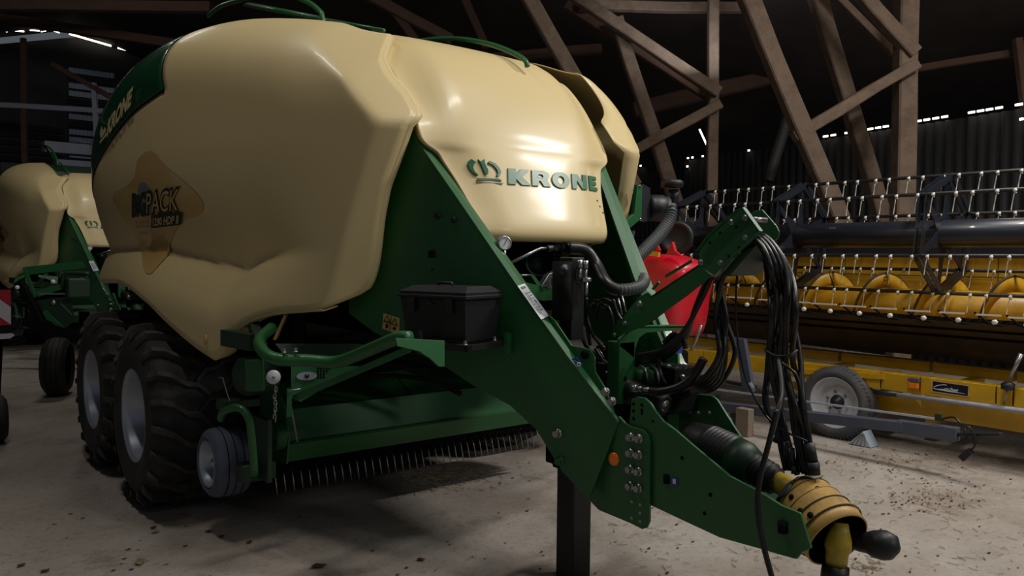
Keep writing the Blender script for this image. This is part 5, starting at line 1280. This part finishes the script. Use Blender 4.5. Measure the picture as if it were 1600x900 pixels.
# ==================================================================== RED MACHINE, REAR IMPLEMENT, LITTER
def build_red():
    T = thing('red_machine', 'red rounded bonnet of a machine parked between baler and header', 'machine', (5.3, 4.6, 0))
    # profile across (pixel outline on X = 5.0), thickness along X
    out = [(935, 452), (942, 425), (965, 406), (1010, 398), (1055, 397), (1080, 402), (1098, 412), (1104, 430), (1096, 462), (1092, 490), (1084, 516), (1070, 528), (1030, 518), (960, 512), (938, 500)]
    def sec(xx, s, dz=0):
        P = [X(976+(x-985)*.76, y, 5.0) for x, y in out]; cy = sum(p.y for p in P)/len(P); cz = sum(p.z for p in P)/len(P)
        return [Vector((xx, cy+(p.y-cy)*s, cz+(p.z-cz)*s+dz)) for p in spline(P, 3, closed=True)]
    secs = [(4.96, .01, -.02), (4.955, .5, -.02), (4.96, .8, -.015), (5.0, .94, -.005), (5.08, 1.0, 0), (5.25, 1.0, 0), (5.42, .95, -.02), (5.46, .8, -.05)]
    M = MB(); M.grid([(lambda q: q+[q[0]])(sec(*s)) for s in secs]); M.out('bonnet', RED, T)
    MB().prism([X(1040, 398, 4.98), X(1050, 378, 4.98), X(1054, 392, 4.98), X(1064, 400, 4.98)], (.03, 0, 0)).out('bracket', RED, T)
    MB().beam(X(1000, 396, 5.1), X(1030, 395, 5.1), .04, .05).out('bracket', RED, T)
    MB().beam(X(1020, 372, 5.0), X(1030, 392, 5.0), .02, .03).out('bracket', RED, T)
    MB().beam(X(1014, 396, 4.95), X(1030, 398, 4.95), .02, .035).out('yellow_latch', YEL, T)
    M = MB(); c = X(1058, 372, 5.2); M.lathe(c, (-1, -.4, 0), [(0, .14), (.03, .14), (.03, .11), (.01, .10), (.01, 0)], 26); M.out('hose_reel', BLACK, T)
    c0 = X(1040, 545, 5.2)
    MB().box((5.25, c0.y+.32, .62), (.4, .75, .5)).out('chassis', VOID, T, bevel=.03)
    for dx in (-.32, .18):
        for dy in (.02, .62): make_wheel_small(T, 'support_wheel', Vector((5.25+dx, c0.y+dy, .25)), .25, .16, RUB)
    # bright fittings seen under the bonnet
    MB().tube([X(1096, 508, 4.9), X(1088, 530, 4.9), X(1080, 548, 4.9)], .012, 8).out('lever', STEEL, T)
    MB().prism([X(1005, 512, 4.9), X(1040, 510, 4.9), X(1042, 560, 4.9), (X(1012, 560, 4.9))], (.02, 0, 0)).out('side_plate', GREEN, T)
    return T
build_red()

def build_implement():
    T = thing('hay_implement', 'dark green implement on small tyres behind the baler wheels', 'implement', (1.5, 10.6, 0))
    c = at(90, 618, 'z', 0)
    make_wheel_small(T, 'caster_wheel', Vector((c.x-.12, c.y+.05, .335)), .335, .26, RUB, Vector((.93, -.36, 0)).normalized())
    D = 11.2
    def g(x, y, d=D): return dp(x, y, d)
    MB().prism([g(40, 417, 12), g(130, 408, 12), g(135, 418, 12), g(42, 430, 12)], (0, .05, 0)).out('top_plate', GREEN, T)
    MB().prism([g(52, 455, 12), g(96, 444, 12), g(97, 452, 12), g(60, 464, 12)], (0, .05, 0)).out('lower_plate', GREEN, T)
    MB().beam(g(38, 418, 12), g(55, 464, 12), .04, .04).out('edge_rail', GREEN, T)
    MB().tube(spline([g(98, 450), g(100, 430), g(112, 427), g(140, 428)], 4), .03, 8).out('bow_tube', DKGREEN, T)
    MB().box(g(122, 450), (.3, .2, .28)).out('gear_case', DKGREEN, T, bevel=.03)
    MB().beam(g(70, 487), g(105, 520), .05, .06).out('draft_link', GREEN, T)
    MB().beam(g(95, 474), g(113, 492), .012, .012).out('spring_rod', STEEL, T)
    MB().beam(g(62, 459), g(102, 459), .02, .02).out('steel_rod', STEEL, T)
    MB().beam(g(55, 500), g(76, 505), .02, .015).out('steel_rod', STEEL, T)
    MB().prism([g(60, 470), g(110, 465), g(118, 500), g(100, 515), g(66, 486)], (0, .1, 0)).out('side_plate', DKGREEN, T)
    M = MB(); M.beam(g(30, 440), g(95, 560), .1, .1); M.out('frame_beam', VOID, T)
    M = MB(); M.beam(g(40, 500), g(130, 530), .12, .15); M.out('frame_beam', VOID, T)
    MB().lathe(g(84, 473), (0, -1, 0), [(0, .035), (.03, .03), (.03, 0)], 12).out('round_cap', STEEL, T)
    for q in ((27, 449), (83, 440)): MB().lathe(g(*q, 10.8), (0, -1, 0), [(0, .028), (.02, .026), (.02, 0)], 12).out('lamp_lens', WHITE, T)
    MB().box((c.x+.3, c.y+.1, .6), (.1, .1, .7)).out('wheel_leg', VOID, T)
    return T
build_implement()
# third machine cut by the frame edge: warning board, bumper and tyre
T = thing('rear_trailer_frame', 'machine end at the frame edge with striped red and white warning board', 'machine', (.5, 7.9, 0))
d = 7.6
bo = MB().prism([dp(-40, 453, d), dp(17, 453, d), dp(17, 508, d), dp(-40, 508, d)], (0, .02, 0)).out('warning_board', RED, T)
MB().prism([dp(-40, 440, d)+Vector((0, -.004, 0)), dp(0, 468, d)+Vector((0, -.004, 0)), dp(17, 480, d)+Vector((0, -.004, 0)), dp(17, 507, d)+Vector((0, -.004, 0)), dp(-40, 468, d)+Vector((0, -.004, 0))], (0, .003, 0)).out('white_stripe', WHITE, bo)
MB().tube(spline([dp(-60, 516, d+.1), dp(5, 515, d+.1), dp(22, 508, d+.1), dp(28, 495, d+.1)], 4), .05, 10).out('bumper', BLACK, T)
MB().prism([dp(-40, 524, d-.05), dp(20, 521, d-.05), dp(23, 524, d-.05), dp(16, 529, d-.05), dp(-40, 532, d-.05)], (0, .03, 0)).out('lamp_lens', WHITE, T)
MB().prism([dp(-60, 470, d+.2), dp(8, 470, d+.2), dp(0, 640, d+.2), dp(-60, 640, d+.2)], (0, .3, 0)).out('frame', VOID, T)
c = at(0, 695, 'z', 0)
make_wheel_small(T, 'caster_wheel', Vector((c.x-.18, c.y+.1, .21)), .21, .24, RUB)

# litter
def flake(M, p, s, rng, kind=0):
    a = rng.random()*6.28; n = 5; z = p.z
    pts = []
    for i in range(n):
        t = a+2*math.pi*i/n; r = s*(.6+.5*rng.random()); pts.append(Vector((p.x+math.cos(t)*r*(1.0), p.y+math.sin(t)*r*.55, z+rng.random()*s*.25)))
    M.add(pts, [tuple(range(n))])
rng = random.Random(4)
leaves = [(240, 825, 'reddish leaf scrap nearest the front baler wheel'), (243, 832, 'pale curled scrap beside the reddish leaf scrap'), (219, 879, 'largest flat yellowish leaf on the floor at the bottom'), (34, 884, 'dark leaf scrap by the bottom corner of the floor'), (71, 893, 'small dark leaf scrap right of the corner scrap'), (347, 839, 'dark crumpled leaf on the floor below the gauge wheel'), (497, 886, 'long brown leaf scrap on the floor before the pick-up'), (657, 875, 'brown leaf scrap on the floor beside the jack leg'), (326, 831, 'thin red leaf sliver below the gauge wheel'), (390, 848, 'tiny dark leaf scrap in the gauge wheel shadow')]
for x, y, lb in leaves:
    p = at(x, y, 'z', .004); L = thing('dry_leaf', lb, 'leaf', p, 'leaf scraps on the floor'); M = MB(); n = 9; s = .035 if 'largest' in lb or 'long' in lb else .02
    a = rng.random()*3; vs = []
    for i in range(n):
        t = 2*math.pi*i/n; r = s*(1 if i % 2 else .7); u = math.cos(t)*r*1.5; v = math.sin(t)*r*.8
        vs.append(p+Vector((u*math.cos(a)-v*math.sin(a), u*math.sin(a)+v*math.cos(a), .004+.3*abs(v))))
    M.add(vs+[p], [(i, (i+1) % n, n) for i in range(n)], True); M.out('blade', LEAF if 'pale' not in lb and 'yellowish' not in lb else STRAW, L, solid=.001)
M = MB(); M2 = MB()
def straw(M, x, y, sx_, sy_, n, L=.05):
    for _ in range(n):
        p = at(x+rng.gauss(0, sx_), y+rng.gauss(0, sy_), 'z', .006); a = rng.random()*6.28; l = L*(.4+rng.random()); d = Vector((math.cos(a), math.sin(a), rng.gauss(0, .12)))*l/2; w = Vector((-math.sin(a), math.cos(a), 0))*.0016
        M.add([p-d-w, p-d+w, p+d+w, p+d-w, p-d+Vector((0, 0, .003)), p+d+Vector((0, 0, .003))], [(0, 1, 4), (3, 5, 2), (1, 2, 5, 4), (0, 4, 5, 3)])
straw(M, 695, 745, 38, 10, 260, .06); straw(M, 610, 750, 40, 14, 60, .05)
straw(M, 1450, 780, 45, 14, 90); straw(M, 1480, 720, 60, 14, 80); straw(M, 1400, 720, 50, 12, 60); straw(M, 1350, 885, 14, 6, 30, .07)
for _ in range(300):
    straw(M, 950+rng.random()*650, 690+rng.random()**1.3*210, 2, 2, 1, .05)
straw(M, 60, 860, 60, 20, 12)
o = M.out('straw_litter', STRAW); o['kind'] = 'stuff'; o['label'] = 'scattered straw stalks on the floor under the baler and before the header'; o['category'] = 'straw'
for _ in range(330):
    r = rng.random()
    if r < .3: x, y = 1450+rng.gauss(0, 45), 775+rng.gauss(0, 14)
    elif r < .5: x, y = 1380+rng.gauss(0, 60), 720+rng.gauss(0, 12)
    elif r < .6: x, y = 690+rng.gauss(0, 50), 745+rng.gauss(0, 12)
    elif r < .9: x, y = 700+rng.random()*900, 700+rng.random()*200
    else: x, y = rng.random()*700, 800+rng.random()*100
    flake(M2, at(x, y, 'z', .004), .008+.012*rng.random(), rng)
o = M2.out('leaf_litter', LEAF); o['kind'] = 'stuff'; o['label'] = 'dark crumbs of dry leaves strewn over the concrete'; o['category'] = 'leaf litter'
